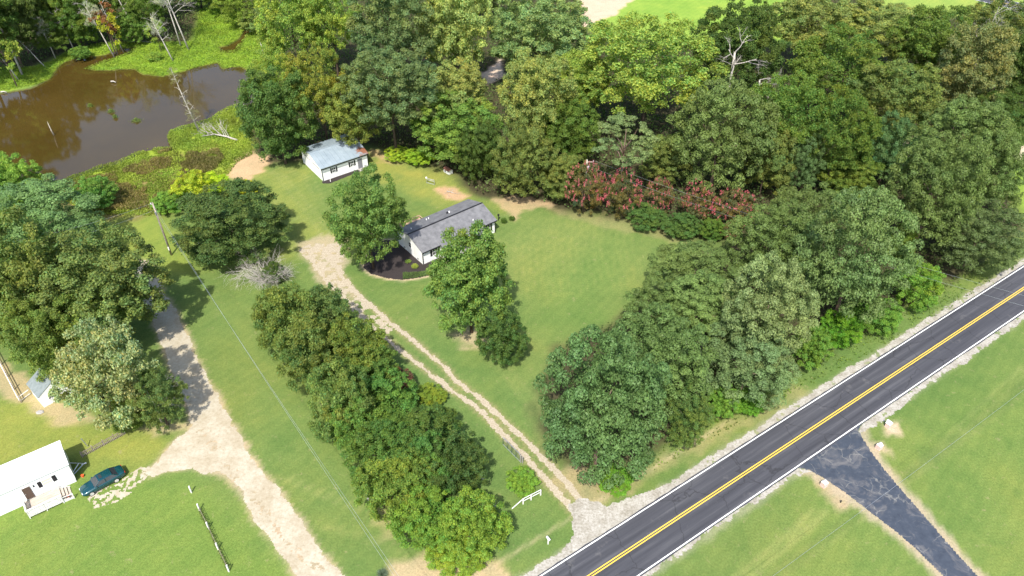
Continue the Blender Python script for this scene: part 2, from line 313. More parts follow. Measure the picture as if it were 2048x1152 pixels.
# lawns that differ
ppoly([(600, 620), (800, 600), (1120, 700), (1100, 1000), (1160, 1040), (1000, 1152), (760, 900)], (.115, .165, .052), 6, 3, 6, k=.8)
ppoly([(880, 400), (1120, 420), (1400, 500), (1260, 650), (1100, 800), (1000, 700), (980, 520)], (.155, .185, .058), 8, 4, 8)
ppoly([(1040, 520), (1250, 470), (1300, 560), (1180, 700), (1060, 640)], (.125, .175, .05), 10, 6, 8, k=.8)
ppoly([(-100, 820), (60, 780), (260, 860), (330, 890), (200, 940), (-100, 960)], (.24, .23, .055), 5, 4, 5, k=.8)
ppoly([(480, 300), (620, 380), (700, 500), (560, 520), (520, 420)], (.22, .225, .062), 5, 4, 5, k=.85)
ppoly([(740, 310), (900, 350), (1000, 420), (930, 410), (850, 400), (740, 330)], (.23, .225, .06), 4, 3, 4, k=.85)
ppoly([(190, 430), (330, 430), (420, 540), (330, 560), (190, 520)], (.21, .235, .05), 4, 3, 5, k=.8)
ppoly([(-100, 950), (380, 960), (600, 1150), (400, 1300), (-200, 1300)], (.15, .195, .045), 5, 3, 7, k=.8)
ppoly([(1640, 950), (2100, 700), (2400, 900), (2200, 1300), (1500, 1300)], (.145, .185, .052), 6, 3, 8, k=.7)
ppoly([(1170, -20), (1560, -60), (1600, 60), (1200, 80)], (.23, .32, .06), 4, 1, lawn=1)
ppoly([(1720, -60), (2400, -60), (2048, 40), (1900, 25), (1740, 18)], (.24, .30, .07), 4, 1, lawn=1)
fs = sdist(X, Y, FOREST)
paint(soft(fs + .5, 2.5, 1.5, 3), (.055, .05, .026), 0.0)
ppoly([(1165, -40), (1160, 60), (1240, 75), (1420, 95), (1590, 90), (1580, -60)], (.22, .30, .055), 3, 1, lawn=1)
ppoly([(1700, -60), (1740, 25), (1900, 35), (2060, 30), (2060, -70)], (.24, .29, .07), 3, 1, lawn=1)
ppoly([(2010, 270), (2300, 200), (2400, 420), (2048, 440), (2015, 380)], (.17, .24, .045), 3, 1, lawn=1)
ppoly([(405, 12), (432, 8), (470, 45), (550, 60), (560, 140), (440, 130), (380, 90)], (.17, .26, .03), 3, 1, lawn=0)
paint(soft(sdist(X, Y, GRASSISL), 2, 2, 3), (.18, .27, .025), 0)
paint(soft(sdist(X, Y, MARSH), 3, 2, 4), (.19, .25, .028), 0)
paint(.85 * soft(sdist(X, Y, MARSHBR), 6, 8, 5, 4), (.17, .13, .055), 0)
for tp, w_, k_ in (([(480, 330), (560, 350), (600, 400), (640, 450), (660, 490)], .3, .5), ([(470, 360), (530, 420), (590, 490), (610, 520)], .3, .5), ([(560, 330), (620, 360), (640, 400), (600, 440), (560, 430)], .25, .4),
                   ([(600, 480), (560, 440), (540, 400)], .25, .4), ([(1540, 1160), (1680, 1060), (1850, 930), (2060, 770)], .4, .35), ([(1480, 1160), (1600, 1060), (1640, 1020)], .5, .5), ([(1760, 1000), (1900, 880), (2060, 730)], .4, .35),
                   ([(470, 960), (520, 1040), (600, 1160)], .3, .4), ([(560, 950), (700, 1010), (780, 1040)], .25, .4), ([(640, 1050), (720, 1070), (800, 1110)], .25, .35), ([(880, 620), (980, 700), (1060, 800), (1100, 900)], .5, .25)):
    for off in (-.8, .8):
        q_ = GP(tp); q_[:, 0] += off; paint(k_ * np.clip(1.2 - dseg(X, Y, q_) / w_ + .8 * fbm(X, Y, 2, 41), 0, 1), (.23, .235, .09), 1)
for i in range(16):
    q_ = GP([(1080, 440), (1060, 520), (1080, 600)]); q_ = q_ + np.array([i * 1.35 - 3, i * .25]); paint(.28 * np.clip(1.2 - dseg(X, Y, q_) / .45, 0, 1), (.22, .23, .075), 1)
# worn and bare earth
for px, c_, k in (([(470, 318), (495, 303), (532, 308), (538, 330), (500, 360), (458, 352)], (.40, .28, .16), 1), ([(600, 485), (640, 470), (700, 480), (690, 540), (720, 600), (660, 580), (620, 540)], (.33, .27, .175), .85),
                  ([(868, 378), (880, 374), (910, 378), (935, 392), (915, 402), (888, 398)], (.40, .26, .15), 1), ([(745, 300), (790, 310), (800, 330), (760, 322), (735, 310)], (.36, .25, .13), .8),
                  ([(985, 400), (1040, 392), (1110, 410), (1050, 420), (1030, 440), (1020, 425)], (.36, .26, .15), .8), ([(1100, 415), (1250, 440), (1380, 478), (1400, 492), (1240, 462), (1120, 432)], (.26, .215, .11), .4),
                  ([(780, 1120), (860, 1105), (900, 1125), (960, 1118), (1010, 1135), (1040, 1180), (860, 1240), (760, 1180)], (.36, .28, .165), .9), ([(745, 985), (800, 1020), (820, 1080), (760, 1090)], (.30, .26, .12), .6),
                  ([(-40, 690), (30, 740), (90, 770), (130, 800), (200, 840), (110, 850), (40, 810), (-40, 770)], (.34, .26, .15), .8), ([(280, 860), (330, 835), (370, 850), (330, 872)], (.33, .27, .15), .8),
                  ([(905, 668), (960, 655), (975, 690), (930, 694)], (.33, .27, .16), .9), ([(1080, 960), (1150, 930), (1260, 985), (1200, 1010), (1150, 1000)], (.28, .23, .12), .8),
                  ([(1628, 955), (1650, 950), (1690, 985), (1700, 1015), (1672, 1018), (1640, 990)], (.36, .27, .17), .9), ([(1760, 850), (1795, 842), (1800, 868), (1770, 872)], (.42, .32, .22), 1), ([(1735, 885), (1760, 880), (1778, 905), (1752, 918)], (.42, .32, .22), 1),
                  ([(1150, -30), (1300, -30), (1230, 30), (1170, 55)], (.45, .34, .24), 1), ([(960, 150), (1000, 120), (1010, 150), (975, 170)], (.5, .38, .28), 1), ([(1790, 290), (1812, 255), (1830, 260), (1800, 330)], (.5, .36, .27), 1),
                  ([(2015, 300), (2060, 285), (2080, 310), (2030, 320)], (.45, .38, .27), 1), ([(1210, 970), (1600, 770), (1620, 785), (1260, 985)], (.25, .22, .10), .6)):
    ppoly(px, c_, .9, 1.2, 1.6, lawn=0, k=k, seed=3)
tt, ss = road_t(X, Y), road_s(X, Y)
near = np.clip(1 - np.abs(ss) / 220, 0, 1) > 0
paint(.7 * np.clip(1.1 - np.abs(tt + .7) / .9 + fbm(X, Y, 1.5, 3), 0, 1) * near, (.30, .27, .2), 0)
paint(.5 * np.clip(1 - np.abs(tt - RW - .7) / .8 + fbm(X, Y, 1.5, 6), 0, 1) * near, (.30, .27, .2), 0)
paint(.6 * np.clip(1 - np.abs(tt + 4.0) / .45 + 1.2 * fbm(X, Y, 3, 9), 0, 1) * (np.abs(ss - 12) < 22), (.38, .31, .19), 0)
paint(.4 * np.clip(1 - np.abs(tt - RW - 8.5) / 1.4 + 1.5 * fbm(X, Y, 5, 11), 0, 1) * near, (.07, .11, .03), 1)
dd = sdist(X, Y, DRIVE); paint(.9 * np.clip((dd + 1.15) / .6 + 1.5 * fbm(X, Y, 1.2, 8), 0, 1) * (tt > RW + 1), (.33, .27, .185), 0)
paint(soft(sdist(X, Y, DIRT) + .15, .7, .6, 1.5), (.34, .27, .17), 0)
paint(np.clip(1.4 - dseg(X, Y, GP([(395, 860), (440, 905), (480, 965), (520, 1010), (560, 1065), (600, 1105), (650, 1152), (700, 1210)])) / .7, 0, 1), (.31, .25, .165), 0)
for r_ in (RUT1, RUT2): paint(.75 * np.clip(1.35 - dseg(X, Y, r_) / .6 + .8 * fbm(X, Y, 2, 2), 0, 1), (.27, .22, .12), 0)
paint(soft(sdist(X, Y, MULCH) + .35, .5), (.40, .31, .2), 0)
# the pond bed
sdp = np.maximum(sdist(X, Y, POND), sdist(X, Y, POOL)) + 1.4 * fbm(X, Y, 4, 21)
Z = -np.clip(sdp + .45, 0, 6) * .45
paint(np.clip(sdp / .5 + 1, 0, 1) * .9, (.06, .04, .02), 0)
Z = Z + .06 * fbm(X, Y, 2, 14) * (lawnm < .5) * (sdp > -3) 
nx, ny = len(xs), len(ys); idx = np.arange(nx * ny).reshape(ny, nx)
Fq = np.stack([idx[:-1, :-1].ravel(), idx[:-1, 1:].ravel(), idx[1:, 1:].ravel(), idx[1:, :-1].ravel()], 1)
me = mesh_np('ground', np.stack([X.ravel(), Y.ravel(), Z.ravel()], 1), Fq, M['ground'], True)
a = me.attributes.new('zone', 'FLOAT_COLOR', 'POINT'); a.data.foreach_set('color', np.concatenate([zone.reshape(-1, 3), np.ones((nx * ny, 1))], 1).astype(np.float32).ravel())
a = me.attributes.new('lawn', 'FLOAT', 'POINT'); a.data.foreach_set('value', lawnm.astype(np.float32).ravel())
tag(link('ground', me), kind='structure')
wm = MB(); wm.add([(-260, 100, -.26), (-55, 100, -.26), (-55, 260, -.26), (-260, 260, -.26)], [(0, 1, 2, 3)])
tag(wm.obj('water', M['water']), kind='structure')

def sheet(name, field, bbox, cell, z, material, kind='structure'):
    x0, y0, x1, y1 = bbox; nx_, ny_ = int((x1 - x0) / cell), int((y1 - y0) / cell)
    xs_ = x0 + cell * (np.arange(nx_) + .5); ys_ = y0 + cell * (np.arange(ny_) + .5)
    A, B = np.meshgrid(xs_, ys_); msk = field(A, B) > 0
    jj, ii = np.nonzero(msk); vid = -np.ones((ny_ + 1, nx_ + 1), int)
    for di in (0, 1):
        for dj in (0, 1): vid[jj + dj, ii + di] = 0
    vj, vi = np.nonzero(vid == 0); vid[vj, vi] = np.arange(len(vj))
    jx = rng.uniform(-.35, .35, (len(vj), 2)) * cell
    V = np.stack([x0 + vi * cell + jx[:, 0], y0 + vj * cell + jx[:, 1], np.full(len(vj), z)], 1)
    Fc = np.stack([vid[jj, ii], vid[jj, ii + 1], vid[jj + 1, ii + 1], vid[jj + 1, ii]], 1)
    return tag(link(name, mesh_np(name, V, Fc, material)), kind=kind)
def bb(P, pad=1.5): return (P[:, 0].min() - pad, max(P[:, 1].min() - pad, 36), P[:, 0].max() + pad, P[:, 1].max() + pad)
def f_dirt(A, B):
    d = sdist(A, B, DIRT); mid = fbm(A, B, .9, 4)
    strip = dseg(A, B, GP([(395, 860), (440, 905), (480, 965), (520, 1010), (560, 1065), (600, 1105), (650, 1152), (700, 1210)]))
    return np.minimum(d + 1.1 * fbm(A, B, 1.6, 2), np.where(strip < .6, fbm(A, B, .5, 44, 2) * 4 + .42 + strip * .9, 1))
sheet('sandy_lane', f_dirt, bb(DIRT), .17, .004, M['sand'])
sheet('stone_parking_patch', lambda A, B: np.minimum(sdist(A, B, CARPATCH) + .3, fbm(A, B, .42, 5, 2) * 2 - .03 + .05 * sdist(A, B, CARPATCH)), bb(CARPATCH), .13, .008, M['sand'])
def f_rut(A, B):
    d = np.minimum(dseg(A, B, RUT1), dseg(A, B, RUT2)); w = .36 + .7 * fbm(A, B, .9, 7) + .3 * fbm(A, B, .3, 8)
    top = sdist(A, B, GP([(605, 500), (640, 478), (690, 478), (682, 505), (676, 540), (710, 588), (780, 650), (775, 662), (690, 596), (645, 545)]))
    return np.maximum(w - d, np.minimum(top + .6, fbm(A, B, .7, 17) * 2 + .02 + .12 * top))
sheet('gravel_driveway', f_rut, bb(np.concatenate([RUT1, RUT2])), .17, .004, M['track'])
APRON = GP([(1140, 1010), (1158, 998), (1185, 1005), (1215, 1010), (1250, 1000), (1330, 975), (1420, 925), (1345, 990), (1100, 1150), (1050, 1152), (1120, 1105), (1150, 1070), (1145, 1040)])
sheet('gravel_apron', lambda A, B: np.minimum(sdist(A, B, APRON) + 1.0 * fbm(A, B, 1.2, 12) + .1, -.12 - road_t(A, B)), bb(APRON), .15, .008, M['gravel'])
def shoulder(side):
    def f(A, B):
        t = road_t(A, B); u = (-t - .25) if side == 0 else (t - RW - .22)
        w = (.95 + .8 * fbm(A, B, 3, 4) + .6 * fbm(A, B, .7, 5)) if side == 0 else (.38 + 1.3 * fbm(A, B, 2.5, 14) + .7 * fbm(A, B, .6, 15) + np.where((road_s(A, B) > 34), .6, 0))
        holes = fbm(A, B, .8, 31) * 3 + .62
        g = np.minimum(np.minimum(w - u, u), holes)
        if side: g = np.minimum(g, -sdist(A, B, DRIVE) - .05)
        else: g = np.minimum(g, -sdist(A, B, APRON) + .05)
        return g
    return f
for sd_ in (0, 1): sheet('gravel_shoulder', shoulder(sd_), (-2, 36, 95, 125), .17, .004, M['gravel'])
sheet('mulch_bed', lambda A, B: sdist(A, B, MULCH) + .25 * fbm(A, B, .6, 2), bb(MULCH), .15, .008, M['mulch'])

# ------------------------------------------------------------------ road, markings, sealed drive
def strip(name, s0, s1, t0, t1, z, material, seg=1, jit=0):
    b = MB(); n = max(1, int((s1 - s0) / seg)); v = []; f = []
    for i in range(n + 1):
        s = s0 + (s1 - s0) * i / n
        v += [(s, -t0 + random.uniform(-jit, jit), 0), (s, -t1 + random.uniform(-jit, jit), 0)]
        if i: f.append((2 * i - 2, 2 * i - 1, 2 * i + 1, 2 * i))
    b.add(v, f); o = b.obj(name, material, None, loc=(RX[0], RX[1], z)); o.rotation_euler = (0, 0, RA); return tag(o, kind='structure')
strip('road', -160, 420, -.28, RW + .25, .012, M['road'], .8, .05)
mid = RW * .5 + .05
strip('edge_line', -160, 420, -.08, .06, .016, M['white_line'], 1.2, .008)
strip('edge_line', -160, 420, RW - .06, RW + .08, .016, M['white_line'], 1.2, .008)
strip('centre_line', -160, 420, mid - .21, mid - .08, .016, M['yellow_line'], 1.2, .006)
strip('centre_line', -160, 420, mid + .08, mid + .21, .016, M['yellow_line'], 1.2, .006)
sheet('asphalt_drive', lambda A, B: np.minimum(sdist(A, B, DRIVE) + .08 * fbm(A, B, .5, 3), road_t(A, B) - RW + .1), bb(DRIVE), .14, .008, M['drive'])
# side road at the top right corner
a0, a1 = np.array(G(1935, -4)), np.array(G(2020, 16)); sd2 = (a1 - a0) / np.linalg.norm(a1 - a0); sn2 = np.array([sd2[1], -sd2[0]])
def srip(name, w0, w1, z, m_):
    P0 = a0 - sd2 * 120; P1 = a1 + sd2 * 60
    c4 = [P0 + sn2 * w0, P0 + sn2 * w1, P1 + sn2 * w1, P1 + sn2 * w0]
    b = MB(); b.add([(c[0], c[1], z) for c in c4], [(0, 1, 2, 3)]); tag(b.obj(name, m_), kind='structure')
srip('side_road', -6.2, .3, .008, M['road'])
for w0, w1, mm_ in ((-.1, .05, 'white_line'), (-6.0, -5.85, 'white_line'), (-3.2, -3.05, 'yellow_line'), (-2.9, -2.75, 'yellow_line')): srip('side_road_line', w0, w1, .014, M[mm_])

# ------------------------------------------------------------------ vegetation prototypes
def quads(C, N, size, aspect=.7, up=None, seed=0):
    n = len(C); N = N / (np.linalg.norm(N, axis=1, keepdims=True) + 1e-9)
    r = rng.normal(size=(n, 3)) if up is None else up
    T = r - N * np.sum(r * N, 1, keepdims=True); T /= np.linalg.norm(T, axis=1, keepdims=True) + 1e-9
    B = np.cross(N, T); s = size[:, None]
    V = np.stack([C - T * s, C - B * s * aspect + N * s * .15, C + T * s, C + B * s * aspect + N * s * .15], 1).reshape(-1, 3)
    return V, np.arange(4 * n).reshape(-1, 4)
def tinted(name, V, Fq, tint, material):
    me = mesh_np(name, V, Fq, material)
    a = me.attributes.new('tint', 'FLOAT_COLOR', 'FACE')
    a.data.foreach_set('color', np.concatenate([tint, np.ones((len(tint), 1))], 1).astype(np.float32).ravel()); return me
def sphere(n):
    v = rng.normal(size=(n, 3)); return v / np.linalg.norm(v, axis=1, keepdims=True)
def crown(name, nb, br, nc, cr, leaf, n, cone=0.0, flat=.85, material='leaf', radial=0.0, jit=.6, hue=.12, core=.05, updir=.35, lowcut=-.8, drop=0.0, shell=(.5, 1.34)):
    # boughs over an uneven ellipsoid, clumps over the boughs, leaves over the clumps
    Bg = []; k = 0
    while len(Bg) < nb and k < 9000:
        k += 1; d = sphere(1)[0]
        if d[2] < lowcut: continue
        r = rng.uniform(*br); c = d * (1 - r) * rng.uniform(.82, 1.10)
        if cone: c[:2] *= (1 - cone * (c[2] + .9) / 1.8)
        if all(np.linalg.norm(c - e[0]) > .52 * (r + e[1]) for e in Bg): Bg.append((c, r))
    Bc = np.array([c for c, r in Bg]); Br = np.array([r for c, r in Bg])
    L = []; Lr = []; own = []; k = 0
    while len(L) < nc and k < 40000:
        k += 1; j = rng.integers(len(Bg)); d = sphere(1)[0]; d[2] = abs(d[2]) - .45; d /= np.linalg.norm(d)
        c = Bc[j] + d * Br[j] * rng.uniform(.85, 1.02) * np.array([1, 1, .9]); r = rng.uniform(*cr)
        q = np.linalg.norm(Bc - c, axis=1) / Br; q[j] = 9
        if q.min() < .72: continue
        if L and (np.linalg.norm(np.array(L) - c, axis=1) < .62 * (np.array(Lr) + r)).any(): continue
        L.append(c); Lr.append(r); own.append(j)
    L = np.array(L); Rr = np.array(Lr); own = np.array(own)
    w = Rr ** 2; cnt = np.maximum(8, (n * (1 - core) * w / w.sum())).astype(int)
    li = np.repeat(np.arange(len(L)), cnt); d = sphere(len(li)); d[:, 2] = np.where(d[:, 2] < -.25, -d[:, 2], d[:, 2]); d /= np.linalg.norm(d, axis=1, keepdims=True)
    C = L[li] + d * (Rr[li] * rng.uniform(*shell, len(li)))[:, None] * np.array([1, 1, flat])
    keep = rng.random(len(C)) >= drop
    C, d, li = C[keep], d[keep], li[keep]
    m0 = int(n * core); ci = sphere(m0) * (rng.random((m0, 1)) ** .5) * .66
    if cone: ci[:, :2] *= (1 - cone * (ci[:, 2:3] + .9) / 1.8)
    C = np.concatenate([C, ci]); d = np.concatenate([d, sphere(m0)]); li = np.concatenate([li, np.zeros(m0, int)])
    C = C + rng.normal(size=C.shape) * (.012 if material == 'leaf' else .004)
    N = d + rng.normal(size=d.shape) * jit; N[:, 2] += updir
    if radial:
        up = d + rng.normal(size=d.shape) * .5; up[:, 2] += .35
        V, Fq = quads(C, d * .9 + rng.normal(size=d.shape) * .75, leaf * rng.uniform(.7, 1.4, len(C)), radial, up + rng.normal(size=d.shape) * .6)
    else: V, Fq = quads(C, N, leaf * rng.uniform(.6, 1.4, len(C)), .72)
    lt = rng.uniform(.9, 1.1, len(Bg))[own][li] * rng.uniform(.9, 1.1, len(L))[li] * rng.uniform(.72, 1.3, len(C))
    hu = rng.normal(0, hue * .7, len(Bg))[own][li] + rng.normal(0, hue, len(C))
    tint = np.stack([lt * (1 + hu), lt * (1 + .15 * hu), lt * (1 - .6 * hu)], 1).clip(.2, 2.2)
    return tinted(name, V, Fq, tint, M[material])
PROTO = {
    'oak': [crown('crown', 36, (.24, .38), 230, (.06, .12), .0180, 52000, core=.10) for _ in range(3)],
    'bigoak': [crown('crown', 46, (.18, .32), 300, (.045, .10), .0155, 70000, core=.08) for _ in range(2)],
    'ovate': [crown('crown', 36, (.22, .36), 210, (.06, .12), .0195, 40000, cone=.38, core=.08) for _ in range(2)],
    'airy': [crown('crown', 44, (.18, .30), 240, (.05, .10), .0165, 42000, jit=.95, hue=.14, updir=.2, core=.1) for _ in range(3)],
    'willow': [crown('crown', 46, (.18, .30), 240, (.05, .10), .020, 36000, radial=.34, hue=.10, lowcut=-.95, core=.08) for _ in range(2)],
    'pine': [crown('crown', 32, (.24, .38), 280, (.075, .115), .0150, 50000, material='needle', hue=.04, flat=.85, jit=.5, updir=.25, core=.08, shell=(.82, 1.08)) for _ in range(3)],
    'openpine': [crown('crown', 12, (.2, .34), 90, (.07, .14), .018, 16000, material='needle', jit=.7, hue=.06, flat=.55, core=0, lowcut=-.9, shell=(.55, 1.25)) for _ in range(2)],
    'shrub': [crown('crown', 34, (.22, .42), 170, (.06, .13), .0215, 34000, hue=.14, lowcut=-.95, jit=.9, core=.1) for _ in range(4)],
    'cedar': [crown('crown', 40, (.18, .30), 140, (.06, .12), .024, 22000, cone=.75, radial=.4, hue=.1, lowcut=-.97) for _ in range(2)],
    'sparse': [crown('crown', 12, (.2, .3), 24, (.12, .2), .045, 1800, jit=1.2, core=0, hue=.12) for _ in range(2)],
    'twigs': [crown('crown', 14, (.2, .34), 60, (.1, .2), .05, 4200, radial=.08, core=.1, hue=.05) for _ in range(2)],
    'myrtle': [crown('crown', 30, (.2, .36), 100, (.07, .13), .026, 17000, hue=.22, radial=.5, lowcut=-.95) for _ in range(2)],
}
def trunk_mesh(name, material, limbs=9, stems=1):
    b = MB()
    for s_ in range(stems):
        ox, oy = (random.uniform(-.12, .12), random.uniform(-.12, .12)) if stems > 1 else (0, 0)
        px, py = random.uniform(-.06, .06) + ox * 2, random.uniform(-.06, .06) + oy * 2
        b.tube([(ox, oy, 0), (ox + px * .4, oy + py * .4, .35), (ox + px, oy + py, .7), (ox + px * 1.3, oy + py * 1.3, 1.15)], [.055 / stems ** .5, .042 / stems ** .5, .032 / stems ** .5, .012], 7)
        for i in range(limbs):
            a_ = i * 2.4 + random.random(); z0 = random.uniform(.5, .95); r1 = random.uniform(.35, .7)
            b.tube([(ox + px * z0, oy + py * z0, z0), (ox + px * z0 + math.cos(a_) * r1 * .5, oy + py * z0 + math.sin(a_) * r1 * .5, z0 + .12), (ox + math.cos(a_) * r1, oy + math.sin(a_) * r1, z0 + random.uniform(.15, .32))], [.02, .013, .005], 5)
    return b.mesh(name, material, True)
TRUNK = {'leafy': [trunk_mesh('trunk', M['bark']) for _ in range(2)], 'pine': [trunk_mesh('trunk', M['pine_bark'], 7)], 'multi': [trunk_mesh('trunk', M['bark'], 4, 4)]}
PAL = {'DG': (.070, .105, .024), 'MG': (.105, .155, .030), 'BG': (.135, .20, .042), 'YG': (.215, .27, .052), 'OL': (.215, .235, .07), 'GG': (.125, .165, .065), 'PN': (.105, .155, .050),
       'PL': (.165, .215, .095), 'BR': (.14, .14, .045), 'YY': (.34, .34, .035), 'SG': (.33, .35, .16), 'BL': (.085, .14, .055), 'WG': (.27, .31, .10), 'HG': (.135, .165, .045), 'VG': (.165, .25, .045)}
cnt_ = {}
def tree(x0, y0, x1, y1, kind, col, cb, label, name=None, cat='tree', group=None, trunk=True, ratio=(.6, 1.45)):
    u, v = (x0 + x1) / 2, (y0 + y1) / 2; r = rz = 4.0; zc = cb + rz
    for _ in range(12):
        S = slant(u, v, zc); mp_ = S / F_PX; r = (x1 - x0) / 2 * mp_; sv = (y1 - y0) / 2 * mp_
        gx, gy = G(u, v, zc); al = math.atan2(CAM_H - zc, gy)
        t2 = sv * sv - (r * math.sin(al)) ** 2; rz = math.sqrt(max(t2, 0)) / math.cos(al)
        rz = min(max(rz, ratio[0] * r), ratio[1] * r); zc = cb + rz
    px, py = G(u, v, zc)
    kind = 'bigoak' if kind == 'oak' and r > 8.2 else kind; i = cnt_.get(kind, 0); cnt_[kind] = i + 1
    nm = name or {'pine': 'pine_tree', 'openpine': 'pine_tree', 'cedar': 'cedar_tree', 'shrub': 'shrub', 'myrtle': 'flowering_shrub', 'willow': 'willow_tree'}.get(kind, 'broadleaf_tree')
    t = thing(nm, label, cat, (px, py, 0), random.uniform(0, 6.28), group)
    c = link('crown', PROTO[kind][i % len(PROTO[kind])], t, (0, 0, zc)); c['kind'] = 'stuff'
    k = 1.15 if name == 'hedge_shrub' else 1.06; c.scale = (r * k, r * k, rz * k)
    base = PAL[col] if isinstance(col, str) else tuple(1.35 * q_ for q_ in col); j = random.uniform(1.08, 1.24)
    c.color = (base[0] * (.93 if 'pine' in kind else .86 if kind == 'shrub' else .96) * j * random.uniform(.95, 1.05), base[1] * j * (.9 if 'pine' in kind else 1), base[2] * j * (.74 if 'pine' in kind else .9), 1)
    if trunk:
        tk = TRUNK['pine' if 'pine' in kind else ('multi' if kind in ('shrub', 'myrtle') else 'leafy')]
        w = link('trunk', tk[i % len(tk)], t); w.scale = (r * .8 * (1 if r > 3 else .8), r * .8, zc)
    t['_r'] = r; t['_zc'] = zc; t['_rz'] = rz
    return t

